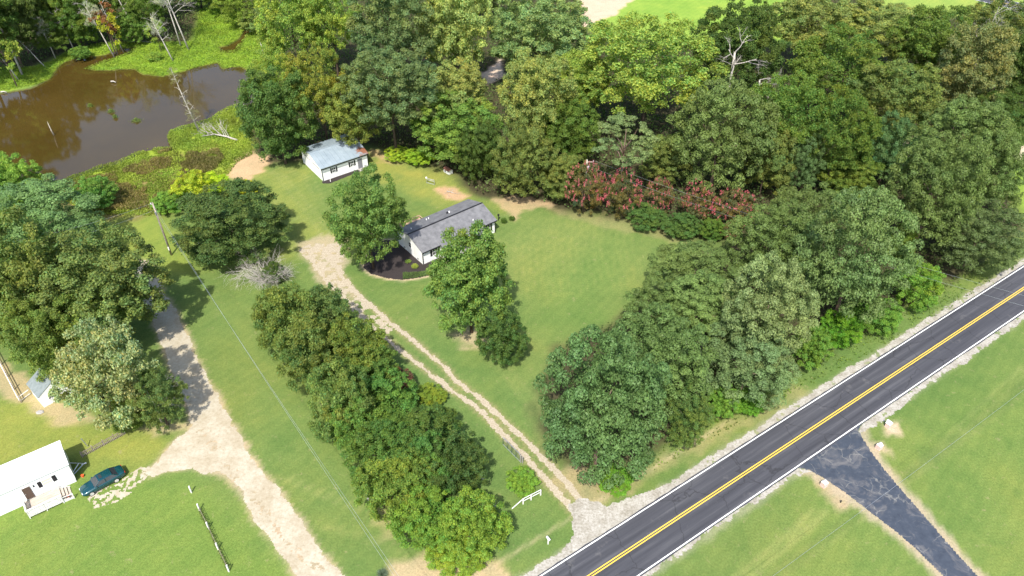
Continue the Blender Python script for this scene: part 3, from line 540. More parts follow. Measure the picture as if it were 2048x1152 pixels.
TREES = [
 # beyond the pond, top left
 (-70, -70, 60, 95, 'pine', 'DG', 5, 'dark tall tree in the top left corner beyond the brown pond'),
 (30, -80, 130, 60, 'oak', 'DG', 3, 'dark round tree second from the left beyond the pond'),
 (95, -40, 185, 85, 'oak', 'MG', 1, 'mid green tree in the dark wood beyond the pond'),
 (160, -80, 250, 50, 'oak', 'BG', 2, 'bright green tree at the top edge beyond the pond'),
 (230, -90, 320, 30, 'oak', 'MG', 2, 'green tree at the top edge behind the pale leaning snags'),
 (300, -60, 350, 60, 'oak', 'DG', 1, 'small dark tree between the leaning snags and the white dead tree'),
 (180, -5, 235, 80, 'sparse', (.17, .075, .035), 4, 'thin tree with reddish autumn leaves behind the pond'),
 (195, 20, 245, 100, 'sparse', 'YY', 2, 'slender yellow leaved tree on the far pond bank'),
 (290, 30, 330, 90, 'sparse', 'YG', 2, 'small sparse yellowish tree between the dead trunks'),
 (-25, 70, 40, 150, 'sparse', 'YG', 3, 'thin pale green tree by the left edge on the far bank'),
 (425, -45, 540, 52, 'willow', (.13, .17, .03), 0, 'drooping olive green willow beside the narrow stream'),
 (345, -70, 440, 10, 'oak', 'BG', 1, 'bright green tree at the top edge above the marsh opening'),
 (-150, -60, 14, 140, 'oak', 'MG', 3, 'tree cut off by the left picture edge beyond the pond'),
 (0, -10, 70, 110, 'pine', 'DG', 2, 'dark pine on the far bank behind the straight bare trunk'),
 (60, 20, 140, 110, 'oak', 'MG', 0, 'green tree low on the far bank behind the grey dead tree'),
 (120, 10, 195, 95, 'airy', (.10, .16, .03), 0, 'leafy tree behind the slim dead tree on the far bank'),
 (235, 20, 300, 90, 'oak', 'BG', 0, 'bright green tree behind the yellow leaved tree on the far bank'),
 (250, -30, 330, 60, 'airy', 'MG', 3, 'green feathery tree behind the leaning snags'),
 (395, -60, 470, 20, 'oak', 'MG', 2, 'green tree at the top edge left of the willow'),
 # behind the shed
 (515, -60, 650, 140, 'airy', 'YG', 3, 'tall yellow green tree right of the stream'),
 (600, -60, 720, 130, 'airy', 'YG', 4, 'tall feathery yellow green tree at the top edge left of the grey oak'),
 (500, 100, 600, 220, 'airy', 'YG', 1, 'short yellowish tree on the pond bank above the dark rounded tree'),
 (575, 90, 700, 265, 'airy', (.15, .15, .028), 4, 'bronze tinged tree directly behind the metal roofed shed'),
 (650, 150, 770, 300, 'oak', (.12, .135, .03), 2, 'olive tree with a branch hanging over the shed roof'),
 (700, -60, 870, 150, 'oak', 'GG', 7, 'great grey green oak at the top edge'),
 (690, 90, 870, 262, 'oak', 'GG', 7, 'grey green oak with bare trunk showing behind the shed'),
 (840, -50, 985, 160, 'oak', 'WG', 4, 'pale yellow green tree right of the great grey oak'),
 (835, 120, 975, 260, 'oak', 'OL', 3, 'light olive tree below the pale one left of the dirt patch'),
 (820, 185, 995, 322, 'oak', 'BG', 1.5, 'bright green leafy tree bordering the back lawn'),
 (975, -20, 1175, 150, 'oak', (.125, .165, .06), 4, 'broad pale green tree left of the far field'),
 (920, -90, 1010, 40, 'oak', 'DG', 2, 'dark green tree at the top edge between two pale trees'),
 (1000, 100, 1145, 300, 'oak', 'OL', 3, 'large rounded olive tree in the middle of the wood'),
 (915, 225, 1010, 385, 'oak', 'DG', 0, 'dark tree at the lawn corner right of the dog house'),
 (985, 245, 1100, 405, 'oak', 'HG', 0, 'dark drooping tree over bare earth at the lawn edge'),
 (1095, 100, 1215, 235, 'oak', 'YG', 3, 'small yellow green tree beside the large olive tree'),
 (1165, 30, 1430, 240, 'airy', 'YG', 6, 'wide yellow green tree below the far field'),
 (1080, 200, 1200, 330, 'oak', 'MG', 1, 'mid green tree behind the transformer pole'),
 (1190, 225, 1310, 335, 'openpine', 'PL', 9, 'open crowned pine with a curved bare trunk above the pink shrubs'),
 (1390, 0, 1560, 190, 'oak', 'DG', 4, 'dark green tree with bleached dead limbs in its crown'),
 (1340, 160, 1540, 390, 'pine', 'PN', 2, 'large rounded pine in the wood behind the pink shrubs'),
 (1535, -30, 1700, 110, 'oak', 'OL', 5, 'pale olive oak overlapping the far field'),
 (1670, 0, 1850, 115, 'oak', 'OL', 5, 'wide pale olive oak left of the bright crowned tree'),
 (1580, 60, 1770, 230, 'airy', 'MG', 3, 'tall feathery green tree below the olive oaks'),
 (1785, 10, 1935, 165, 'oak', 'MG', 4, 'bright crowned green tree near the top right'),
 (1880, 35, 2020, 240, 'oak', (.11, .115, .045), 3, 'brownish olive tree near the top right corner'),
 (1930, -10, 2080, 120, 'airy', 'HG', 3, 'dark green tree in front of the side road'),
 (1700, 120, 1875, 290, 'oak', 'HG', 3, 'olive green tree left of the dark hollow'),
 (1490, 150, 1650, 340, 'airy', 'MG', 3, 'green tree right of the large rounded pine'),
 (1610, 180, 1750, 370, 'airy', 'MG', 3, 'feathery mid green tree in the centre right of the wood'),
 (1480, 250, 1590, 390, 'oak', 'HG', 1, 'small dark green tree above the red end of the pink shrubs'),
 (1560, 260, 1645, 385, 'pine', 'BL', 2, 'small bluish pine deep in the wood'),
 (1730, 210, 1830, 390, 'oak', 'BL', 1, 'dark bluish leafy tree left of the big roadside pine'),
 (1640, 300, 1760, 400, 'oak', 'MG', 1, 'low green tree behind the roadside pines'),
 (2000, 60, 2120, 230, 'oak', 'DG', 1, 'very dark tree at the right edge under the side road'),
 (1935, 180, 2060, 300, 'oak', 'DG', 0, 'dark tree in the hollow at the right edge'),
 (1080, 300, 1170, 405, 'oak', 'HG', 0, 'low dark green tree left of the first pink shrub'),
 (1280, 270, 1380, 370, 'oak', 'HG', 1, 'dark green tree just behind the pink flowering shrubs'),
 # right hand pines
 (1785, 255, 1960, 500, 'pine', 'PN', 3, 'big dark roadside pine right of the yellow green cedar'),
 (1830, 195, 2010, 380, 'pine', 'PN', 4, 'tall dark pine behind the big roadside pine'),
 (1920, 220, 2050, 480, 'pine', 'PN', 2, 'dark pine at the right edge above the road'),
 (1870, 400, 2040, 545, 'pine', (.06, .09, .036), 1, 'low dark pine overhanging the grass verge at the right edge'),
 (1540, 368, 1700, 520, 'pine', 'PN', 2, 'pine at the back of the roadside group'),
 (1600, 378, 1815, 660, 'pine', (.08, .118, .045), 2, 'broad pine right of centre in the roadside row'),
 (1455, 400, 1630, 580, 'pine', 'PN', 2, 'pine at the end of the pink shrub row'),
 (1770, 375, 1840, 590, 'cedar', (.11, .15, .028), 0, 'narrow yellow green cedar between the roadside pines'),
 (1440, 500, 1625, 760, 'pine', 'PL', 2, 'pale grey green pine in the middle of the roadside row'),
 (1300, 480, 1475, 620, 'pine', 'PN', 3, 'pine with a knobbly outline at the back edge of the front lawn'),
 (1330, 545, 1490, 690, 'pine', (.095, .145, .05), 4, 'light green cauliflower shaped pine'),
 (1400, 640, 1590, 815, 'pine', (.085, .13, .06), 1, 'pine with dead lower branches above the verge'),
 (1250, 560, 1390, 700, 'pine', 'PN', 2, 'pine jutting out onto the front lawn'),
 (1215, 620, 1420, 830, 'pine', (.07, .12, .042), 2, 'wide pine second from the gravel driveway'),
 (1075, 655, 1330, 970, 'pine', (.062, .115, .045), .8, 'largest pine at the corner beside the gravel driveway'),
 (1320, 730, 1425, 930, 'airy', (.09, .13, .035), .5, 'thin olive tree squeezed beside the largest pine'),
 # house trees
 (660, 335, 808, 545, 'oak', (.078, .125, .032), 1.2, 'green shade tree against the left end of the grey roofed house'),
 (850, 448, 1028, 672, 'ovate', (.095, .145, .034), 1.2, 'bright green shade tree in front of the grey roofed house'),
 (478, 140, 628, 332, 'oak', (.055, .095, .024), .3, 'dense dark rounded tree left of the metal roofed shed'),
 (355, 360, 570, 530, 'oak', (.058, .088, .026), .3, 'wide dark rounded tree on the lawn right of the bare utility pole'),
 # left group
 (-60, 360, 190, 540, 'pine', (.085, .14, .055), 1, 'grey green pine at the left edge by the pond'),
 (-60, 305, 68, 420, 'oak', 'VG', 0, 'bright green tree at the left edge on the pond shore'),
 (-90, 430, 130, 700, 'oak', (.108, .132, .035), 1, 'huge olive oak at the left edge'),
 (60, 450, 325, 690, 'oak', (.108, .132, .038), 2, 'huge spreading olive oak beside the sandy lane'),
 (20, 590, 175, 770, 'oak', (.105, .135, .03), 1, 'green tree overhanging the little white shed'),
 (122, 640, 300, 862, 'shrub', (.22, .215, .105), .2, 'pale sage green tree right of the little white shed'),
 (110, 560, 250, 700, 'oak', (.13, .165, .035), 2, 'yellowish green tree between the olive oaks and the sage tree'),
 (212, 785, 290, 868, 'cedar', (.11, .15, .03), 0, 'bright green cedar at the end of the picket fence'),
 (262, 735, 368, 862, 'airy', (.09, .115, .035), .3, 'bushy green tree with bleached branches beside the sandy lane'),
]
tobj = {}
for a_ in TREES: tobj[a_[7]] = tree(*a_)
SHRUBS = [
 (150, 352, 230, 425, 'shrub', (.10, .16, .035), 0, 'leafy green bush standing in the brown marsh grass', 'bush'),
 (345, 340, 420, 410, 'shrub', 'YY', 0, 'yellow bush left of the wide dark tree', 'bush'),
 (380, 345, 455, 400, 'shrub', (.30, .33, .02), 0, 'yellow green bush behind the wide dark tree', 'bush'),
 (468, 358, 515, 395, 'shrub', (.34, .28, .02), 0, 'small golden yellow bush peeping over the wide dark tree', 'bush'),
 (305, 380, 375, 430, 'shrub', 'VG', 0, 'low bright bush between the utility pole and the wide dark tree', 'bush'),
 (955, 618, 1056, 732, 'shrub', (.060, .095, .025), 0, 'dark rounded shrub on the front lawn below the bright shade tree', 'bush'),
 (515, 572, 640, 720, 'shrub', (.11, .125, .032), 0, 'olive shrub at the upper left end of the long hedge', 'hedge shrub'),
 (590, 575, 700, 700, 'shrub', (.09, .115, .035), 0, 'dark olive shrub at the upper right end of the long hedge', 'hedge shrub'),
 (560, 640, 680, 790, 'shrub', 'HG', 0, 'hedge shrub on the lane side below the olive end', 'hedge shrub'),
 (650, 640, 770, 780, 'shrub', (.10, .12, .025), 0, 'yellow flecked hedge shrub beside the gravel driveway', 'hedge shrub'),
 (620, 730, 740, 880, 'shrub', 'HG', 0, 'dark hedge shrub halfway along the lane side', 'hedge shrub'),
 (720, 745, 830, 850, 'shrub', (.08, .135, .03), 0, 'vivid green vine covered hedge shrub beside the red leaved one', 'hedge shrub'),
 (765, 735, 826, 795, 'shrub', (.11, .05, .035), 0, 'reddish brown leaved shrub in the hedge', 'hedge shrub'),
 (520, 600, 600, 690, 'shrub', (.125, .14, .03), 0, 'yellowish olive shrub on the lane side of the upper hedge', 'hedge shrub'),
 (690, 690, 790, 800, 'shrub', (.085, .12, .028), 0, 'dark shrub in the hedge above the vine covered one', 'hedge shrub'),
 (660, 780, 770, 900, 'shrub', (.095, .14, .028), 0, 'green hedge shrub left of the vine covered one', 'hedge shrub'),
 (740, 830, 850, 930, 'shrub', (.08, .13, .03), 0, 'green shrub in the hedge below the vine covered one', 'hedge shrub'),
 (770, 900, 880, 1010, 'shrub', (.09, .12, .025), 0, 'hedge shrub below the middle on the lane side', 'hedge shrub'),
 (833, 770, 892, 812, 'shrub', (.14, .17, .025), 0, 'small clipped yellow green bush between hedge and gravel driveway', 'bush'),
 (690, 830, 830, 960, 'shrub', (.07, .105, .022), 0, 'hedge shrub on the lane side in the middle of the hedge', 'hedge shrub'),
 (800, 815, 925, 930, 'shrub', (.06, .09, .022), 0, 'dark hedge shrub nearest the gate panel', 'hedge shrub'),
 (860, 870, 968, 990, 'shrub', (.055, .078, .022), 0, 'darkest hedge shrub bulging towards the driveway', 'hedge shrub'),
 (720, 910, 850, 1040, 'shrub', (.10, .13, .025), 0, 'olive green hedge shrub above the sandy bank', 'hedge shrub'),
 (815, 855, 905, 1000, 'shrub', (.07, .12, .03), 0, 'tall green shrub in the middle of the lower hedge', 'hedge shrub'),
 (790, 970, 920, 1090, 'shrub', (.095, .15, .025), 0, 'green hedge shrub second from the road end', 'hedge shrub'),
 (890, 985, 1012, 1110, 'shrub', (.115, .16, .026), 0, 'yellow green hedge shrub facing the roadside post', 'hedge shrub'),
 (862, 1045, 975, 1145, 'shrub', (.14, .185, .026), 0, 'brightest yellow green shrub at the road end of the hedge', 'hedge shrub'),
 (1013, 934, 1076, 991, 'shrub', (.14, .20, .03), 0, 'small bush behind the broken white board fence', 'bush'),
 (526, 524, 572, 568, 'shrub', 'DG', 0, 'small dark green bush growing in the bare tangle', 'bush'),
 (1002, 435, 1014, 447, 'shrub', 'MG', 0, 'left one of two little round bushes off the house corner', 'bush'),
 (1018, 431, 1030, 442, 'shrub', 'MG', 0, 'right one of two little round bushes off the house corner', 'bush'),
 (810, 518, 822, 527, 'shrub', (.16, .20, .05), 0, 'smaller clump of pale grass in the mulch bed', 'plant'),
 (822, 527, 836, 537, 'shrub', (.22, .22, .05), 0, 'larger clump of pale grass in the mulch bed', 'plant'),
 (1415, 760, 1475, 850, 'shrub', 'VG', 0, 'bright green bush in the gap between the largest pine and the pale pine', 'bush'),
 (1460, 775, 1530, 830, 'shrub', (.10, .18, .02), 0, 'bright leafy bush at the foot of the pine with dead branches', 'bush'),
 (1585, 650, 1660, 740, 'shrub', 'VG', 0, 'bright roadside bush right of the pale pine', 'bush'),
 (1640, 620, 1720, 700, 'shrub', (.10, .19, .02), 0, 'bright green bush under the broad pine', 'bush'),
 (1710, 590, 1800, 670, 'shrub', (.11, .17, .03), 0, 'leafy green bush on the verge under the broad pine', 'bush'),
 (1790, 520, 1880, 620, 'shrub', (.12, .18, .03), 0, 'yellowish bush on the verge beside the cedar', 'bush'),
 (1195, 930, 1265, 990, 'shrub', (.11, .18, .02), 0, 'low bright bush at the foot of the largest pine', 'bush'),
 (770, 292, 820, 322, 'shrub', (.24, .28, .03), 0, 'yellow green bush right of the shed', 'bush'),
 (810, 296, 868, 328, 'shrub', (.20, .26, .025), 0, 'low yellow green bush along the back of the lawn', 'bush'),
 (1255, 405, 1330, 460, 'shrub', (.062, .10, .027), 0, 'green bush in front of the second pink shrub', 'bush'),
 (1325, 430, 1400, 475, 'shrub', (.062, .10, .027), 0, 'green bush in front of the third pink shrub', 'bush'),
 (1395, 435, 1450, 482, 'shrub', 'MG', 0, 'green bush below the red flowering shrub', 'bush'),
 (480, 20, 560, 60, 'shrub', 'OL', 0, 'pale bush on the bank right of the stream', 'bush'),
 (140, 92, 180, 120, 'shrub', 'BG', 0, 'small green bush on the far pond bank', 'bush'),
 (292, 105, 322, 122, 'shrub', 'YG', 0, 'small yellowish bush on the grassy marsh island', 'bush'),
]
for s_ in SHRUBS:
    c_ = s_[8]; tobj[s_[7]] = tree(*s_[:8], cat=c_, name={'hedge shrub': 'hedge_shrub', 'plant': 'grass_clump', 'bush': 'bush'}[c_], group='shrubs of the long hedge' if c_ == 'hedge shrub' else None, ratio=(.55, 1.5))
# crape myrtles with pink panicles
def blossoms():
    n = 110; d = sphere(n); d[:, 2] = np.abs(d[:, 2]) * 1.0 - .25; d /= np.linalg.norm(d, axis=1, keepdims=True)
    C0 = d * rng.uniform(.86, 1.08, (n, 1)); li = np.repeat(np.arange(n), 16)
    C = C0[li] + rng.normal(size=(len(li), 3)) * np.array([.024, .024, .04])
    V, Fq = quads(C, rng.normal(size=C.shape) + d[li], np.full(len(C), .019), .8)
    t = rng.uniform(.7, 1.3, (len(C), 1)) * np.ones((1, 3)) * np.array([[1, 1, 1]]); return tinted('blossom', V, Fq, t, M['leaf'])
BL = [blossoms(), blossoms()]
for i, (x0, y0, x1, y1, lb) in enumerate([(1132, 325, 1210, 432, 'largest pink flowering shrub, below the transformer pole'), (1208, 333, 1282, 445, 'tall pink flowering shrub, second from the left'),
        (1288, 354, 1346, 438, 'pink flowering shrub in the middle of the row'), (1362, 362, 1430, 448, 'pink flowering shrub second from the right end'),
        (1425, 378, 1512, 460, 'pink flowering shrub at the right end against the pines'), (1440, 445, 1475, 478, 'smallest low red flowering shrub at the lawn edge')]):
    t = tree(x0, y0, x1, y1, 'myrtle', (.10, .088, .035), 0, lb, name='flowering_shrub', cat='flowering shrub', group='pink flowering shrubs behind the front lawn')
    b = link('blossom', BL[i % 2], t, (0, 0, t['_zc'])); b.scale = (t['_r'] * 1.02, t['_r'] * 1.02, t['_rz'] * 1.02); b.color = (.60, .15, .19, 1); b['kind'] = 'stuff'

# ------------------------------------------------------------------ dead trees and snags
def branches(b, p, d, L, r, depth, spread=.6, droop=0.0, kids=(2, 4), sides=5):
    d = d.normalized(); q_ = p + d * L; mid_ = p + d * L * .5 + Vector([random.uniform(-.06, .06) * L for _ in range(3)])
    b.tube([p, mid_, q_], [r, r * .8, r * .55], sides, cap=False)
    if depth <= 0: return
    for _ in range(random.randint(*kids)):
        f_ = random.uniform(.45, 1); nd = (d + Vector([random.gauss(0, spread) for _ in range(3)])); nd.z -= droop
        branches(b, p + d * L * f_, nd, L * random.uniform(.45, .75), r * .5, depth - 1, spread, droop, kids, max(3, sides - 1))
def snag(base, h, lean, label, depth=3, r=.16, spread=.45, group=None, material='deadwood', name='dead_tree', cat='dead tree', first=.45, kids=(2, 4), n=7, bl=.22):
    x, y = G(*base); t = thing(name, label, cat, (x, y, 0), 0, group)
    d = Vector((lean[0], lean[1], 1)).normalized(); b = MB()
    pts = [d * h * f_ + Vector((random.uniform(-.1, .1), random.uniform(-.1, .1), 0)) for f_ in (0, .3, .6, 1)]; pts[0] = Vector((0, 0, -.3))
    b.tube(pts, [r, r * .8, r * .6, r * .2], 7); b.obj('trunk', M[material], t, True)
    if n:
        c = MB()
        b2 = c; 
        for i in range(n):
            f_ = first + (1 - first) * (i + .5) / n; a_ = i * 2.4; dd_ = Vector((math.cos(a_), math.sin(a_), .7)) if spread < 1 else Vector((math.cos(a_), math.sin(a_), .1))
            branches(c, d * h * f_, dd_, h * bl * (1.2 - f_ * .6), r * .4, depth - 1, spread, kids=kids)
        c.obj('branches', M[material], t, True)
    return t
SN = [((45, 150), 19, (-.05, .02), 'tall straight bare trunk on the left of the far bank', 1, .28, 5), ((38, 160), 9, (-.35, .0), 'short leaning dead trunk at the left of the far bank', 2, .16, 3),
      ((92, 134), 8, (-.7, .1), 'dead trunk leaning sharply left over the far bank', 1, .14, 2), ((112, 118), 10, (-.08, 0), 'bushy grey dead tree on the far bank', 3, .15, 8),
      ((152, 108), 11, (-.12, 0), 'slim dead tree with few branches on the far bank', 2, .14, 6), ((192, 78), 12, (-.1, 0), 'thin bare trunk below the reddish tree', 1, .15, 3),
      ((228, 112), 13, (-.3, .1), 'bare forked snag on the left tip of the grassy island', 3, .17, 8), ((246, 102), 14, (-.15, 0), 'slender bare snag behind the island tip', 2, .13, 5),
      ((284, 84), 19, (-.3, .1), 'tall white snag leaning left among the far dead trees', 3, .22, 8), ((272, 70), 15, (-.2, .1), 'leaning grey snag behind the tall white one', 2, .2, 6),
      ((347, 122), 11, (-.3, .1), 'bleached twiggy snag in the middle of the grassy island', 3, .18, 9), ((378, 100), 19, (-.2, .1), 'tallest bushy white dead tree behind the island', 4, .22, 13),
      ((362, 92), 18, (-.1, .1), 'white dead tree with many fine twigs behind the island', 4, .2, 12), ((528, 108), 3.2, (-.12, 0), 'short white stump on the marsh right of the stream', 0, .16, 0),
      ((563, 128), 4, (-.1, 0), 'pale broken trunk at the foot of the yellow green tree', 1, .14, 2), ((107, 268), 2.9, (-.14, .02), 'bare broken snag standing in the brown water', 0, .13, 0),
      ((499, 232), 3, (-.3, 0), 'short grey stub below the yellowish bank tree', 0, .1, 0)]
for b_, h_, ln, lb, dp, r_, n_ in SN:
    t = snag(b_, h_, ln, lb, dp, r_, n=n_, group='dead trees around the pond')
    if n_ >= 8:
        c = link('twigs', PROTO['twigs'][n_ % 2], t, (ln[0] * h_ * .72, ln[1] * h_ * .72, h_ * .72)); c.scale = (h_ * .16, h_ * .16, h_ * .32); c.color = (.46, .47, .35, 1); c['kind'] = 'stuff'
t = snag((398, 262), 14, (-.16, 0), 'ragged half dead pine leaning on the right shore of the pond', 2, .17, n=16, spread=.6, first=.15, bl=.09)
for zf, rr_ in ((.92, 1.1), (.82, 1.3), (.25, 1.5), (.45, .7)):
    c = link('crown', PROTO['twigs'][0], t, (-.16 * 14 * zf, 0, 14 * zf)); c.scale = (rr_, rr_, rr_ * 1.1); c.color = (.24, .23, .12, 1); c['kind'] = 'stuff'
# fallen dead tree lying on the marsh
x, y = G(475, 283); t = thing('fallen_tree', 'bleached fallen dead tree lying on the marsh by the pond', 'fallen tree', (x, y, .3)); b = MB()
b.tube([(0, 0, 0), (-2.5, 1.0, .35), (-5, 1.6, .5), (-7.5, 1.2, .3)], [.22, .17, .12, .05], 7); b.obj('trunk', M['deadwood'], t, True); b = MB()
for i in range(10):
    f_ = .25 + .07 * i; branches(b, Vector((-7.5 * f_, 1.5 * math.sin(f_ * 2.6), .4)), Vector((-.6, random.uniform(-.6, 1), random.uniform(.3, 1.1))), 2.3, .07, 2, .5)
b.obj('branches', M['deadwood'], t, True)
for (u1, v1, u2, v2, lb) in ((310, 85, 262, 84, 'white fallen log lying across the island channel'), (222, 163, 232, 165, 'scrap of driftwood floating on the pond'), (2, 184, 14, 185, 'short driftwood log at the left edge of the far shore')):
    (xa, ya), (xb, yb) = G(u1, v1), G(u2, v2); b = MB(); b.tube([(0, 0, .1), ((xb - xa) * .5, (yb - ya) * .5, .3), (xb - xa, yb - ya, .15)], [.2, .15, .07], 7)
    o = b.obj('log', M['deadwood'], None, True, loc=(xa, ya, -.1)); tag(o, lb, 'log')
# bare limbs in the live wood
def limbs_on(px, h, label, dirs, r=.14, L=4, name='dead_tree'):
    x, y = G(px[0], px[1], h * .8); t = thing(name, label, 'dead tree', (x, y, 0)); b = MB(); b.tube([(0, 0, 0), (.2, 0, h * .4), (0, .1, h * .8)], [r * 1.6, r * 1.2, r], 7); b.obj('trunk', M['deadwood'], t, True); b = MB()
    for k_, d_ in enumerate(dirs): branches(b, Vector((0, .1, h * (.8 - .06 * k_))), Vector(d_) + Vector((0, 0, .25)), L * random.uniform(.55, 1.15), r * .65, 3, .55)
    b.obj('branches', M['deadwood'], t, True)
limbs_on((1470, 105), 21, 'bleached antler like dead tree rising from the dark crown', [(.5, -.3, .9), (-.6, -.2, .6), (1, -.6, .3), (-.2, -.8, .5), (.2, 0, 1)], .2, 4.5)
limbs_on((1520, 160), 17, 'small grey dead top right of the large rounded pine', [(.8, -.8, .2), (1, -.3, .2), (.6, -.8, -.2)], .14, 3)
limbs_on((1975, 65), 19, 'pale bare snags sticking up before the side road', [(.1, 0, 1), (.5, 0, .9), (-.2, .1, 1), (-.8, 0, .8)], .13, 5)
limbs_on((303, 800), 6.3, 'bleached branching dead tree leaning by the sandy lane', [(-1, .3, .4), (-.6, .2, .8), (-.3, .3, .9), (.4, .2, .6), (.8, -.1, .3)], .11, 3.2)
limbs_on((1375, 700), 9, 'grey dead branches tangled between two roadside pines', [(.8, -.8, .3), (.2, -1, .3), (1, -.4, .2)], .1, 2.2)
# bare tangle by the wide dark tree
x, y = G(535, 562); t = thing('bare_shrub', 'grey leafless tangled shrub left of the gravel turnaround', 'shrub', (x, y, 0)); b = MB()
for i in range(60):
    a_ = random.uniform(0, 6.28); branches(b, Vector((random.uniform(-1, 1), random.uniform(-.6, .6), 0)), Vector((math.cos(a_) * .9, math.sin(a_) * .7, random.uniform(.4, 1.1))), random.uniform(2.0, 3.8), .05, 3, .5, .25, (2, 4), 4)
b.obj('branches', M['deadwood'], t)
x, y = G(872, 545); t = thing('bare_shrub', 'small pinkish grey twiggy shrub at the front corner of the house', 'shrub', (x, y, 0)); b = MB()
for i in range(22): a_ = random.uniform(0, 6.28); branches(b, Vector((0, 0, 0)), Vector((math.cos(a_) * .5, math.sin(a_) * .5, 1.2)), random.uniform(.9, 1.5), .03, 3, .4, 0, (2, 3), 3)
b.obj('branches', M['deadwood'], t)
x, y = G(990, 1021); t = thing('bare_sapling', 'spindly pale green leafless sapling on the lawn beside the hedge', 'sapling', (x, y, 0)); b = MB()
b.tube([(0, 0, 0), (0, 0, 1)], [.04, .03], 5); m_ = mat('green_twig', (.28, .34, .2), .8)
for i in range(9): a_ = i * .7; branches(b, Vector((0, 0, .9)), Vector((math.cos(a_), math.sin(a_), .35)), .8, .02, 1, .3, 0, (1, 3), 3)
b.obj('branches', m_, t)

# ------------------------------------------------------------------ ground cover as masses
def cover(name, P, n, size, height, col, clump=3.0, thr=-.05, seed=1, lit=.5, keep=None, blade=False):
    x0, y0, x1, y1 = P[:, 0].min(), P[:, 1].min(), P[:, 0].max(), P[:, 1].max()
    x0, x1, y1 = max(x0, -150), min(x1, 150), min(y1, 232)
    A = rng.uniform(x0, x1, n * 6); B = rng.uniform(y0, y1, n * 6)
    k = inpoly(A, B, P) & (fbm(A, B, clump, seed) > thr)
    if keep is not None: k &= keep(A, B)
    A, B = A[k][:n], B[k][:n]; hgt = height * (.35 + 1.3 * np.clip(fbm(A, B, clump, seed) + .4, 0, 1)); 
    C = np.stack([A, B, rng.uniform(0, 1, len(A)) ** .7 * hgt], 1); nn = rng.normal(size=C.shape) * (.9 if not blade else .6); nn[:, 2] += lit if not blade else -.1
    V, Fq = quads(C, nn, size * rng.uniform(.6, 1.5, len(A)), .28 if blade else .7, np.stack([rng.normal(0, .35, len(A)), rng.normal(0, .35, len(A)), np.ones(len(A))], 1) if blade else None)
    br = rng.uniform(.7, 1.3, len(A)) * (1 + 1.1 * fbm(A, B, 4, seed + 8)); hu = fbm(A, B, clump * 2, seed + 3) * .35
    me = tinted(name, V, Fq, np.stack([br * (1 + hu), br, br], 1), M['leaf']); o = link(name, me); o.color = (*col, 1); return tag(o, kind='stuff')
nopond = lambda A, B: np.maximum(sdist(A, B, POND), sdist(A, B, POOL)) < .35
clear = [GP(p_) for p_ in ([(1165, -60), (1160, 60), (1240, 75), (1420, 95), (1590, 90), (1580, -60)], [(1700, -60), (1740, 25), (1900, 35), (2060, 30), (2060, -70)], [(2010, 270), (2300, 200), (2400, 420), (2048, 440), (2015, 380)], [(405, 12), (432, 8), (470, 45), (550, 60), (560, 140), (440, 130), (380, 90)], [(950, 165), (1000, 110), (1020, 150), (975, 180)])]
def inwood(A, B):
    k = nopond(A, B) & (road_t(A, B) < -6)
    for c_ in clear: k &= ~inpoly(A, B, c_)
    return k
cover('undergrowth', FOREST, 100000, .21, 2.0, (.085, .125, .038), 5, -.2, 3, keep=inwood)
cover('marsh_grass', MARSH, 60000, .11, .45, (.20, .255, .038), 1.8, -.25, 5, keep=nopond)
cover('brown_reeds', MARSHBR, 26000, .17, .7, (.20, .165, .06), 4, .0, 8, keep=nopond, blade=True)
cover('island_grass', GRASSISL, 50000, .12, .4, (.18, .26, .035), 1.6, -.3, 9, keep=nopond)
edge = GP([(1420, 880), (1500, 840), (1640, 760), (1900, 620), (2048, 520), (2048, 480), (1880, 570), (1700, 650), (1580, 700), (1480, 790), (1400, 850), (1260, 930), (1190, 980), (1210, 1000)])
cover('verge_weeds', edge, 4500, .13, .6, (.12, .18, .03), 2, -.15, 12)
cover('border_grass', LIR, 2500, .09, .3, (.13, .2, .06), 1, -.5, 13, blade=True)
for i, (u, v, w_) in enumerate(((180, 211, 6), (222, 222, 7), (230, 233, 5.5), (272, 240, 11))):
    x, y = G(u, v); n = 500; A = rng.normal(0, w_ * .045, n); B = rng.normal(0, w_ * .035, n); C = np.stack([A, B, rng.uniform(-.3, .75, n) * np.exp(-(A * A + B * B) * 2)], 1)
    V, Fq = quads(C, rng.normal(size=C.shape) + [0, 0, .4], rng.uniform(.06, .14, n), .4, None); br = rng.uniform(.6, 1.3, (n, 1))
    o = link('grass_tussock', tinted('grass_tussock', V, Fq, br * np.ones((1, 3)), M['leaf']), None, (x, y, -.2)); o.color = (.17, .22, .05, 1)
    tag(o, ['leftmost small green tussock in the open water', 'small tussock above its pair in the middle of the pond', 'lower of the two close tussocks in the middle of the pond', 'widest green tussock in the open water'][i], 'tussock', 'tussocks standing in the pond')

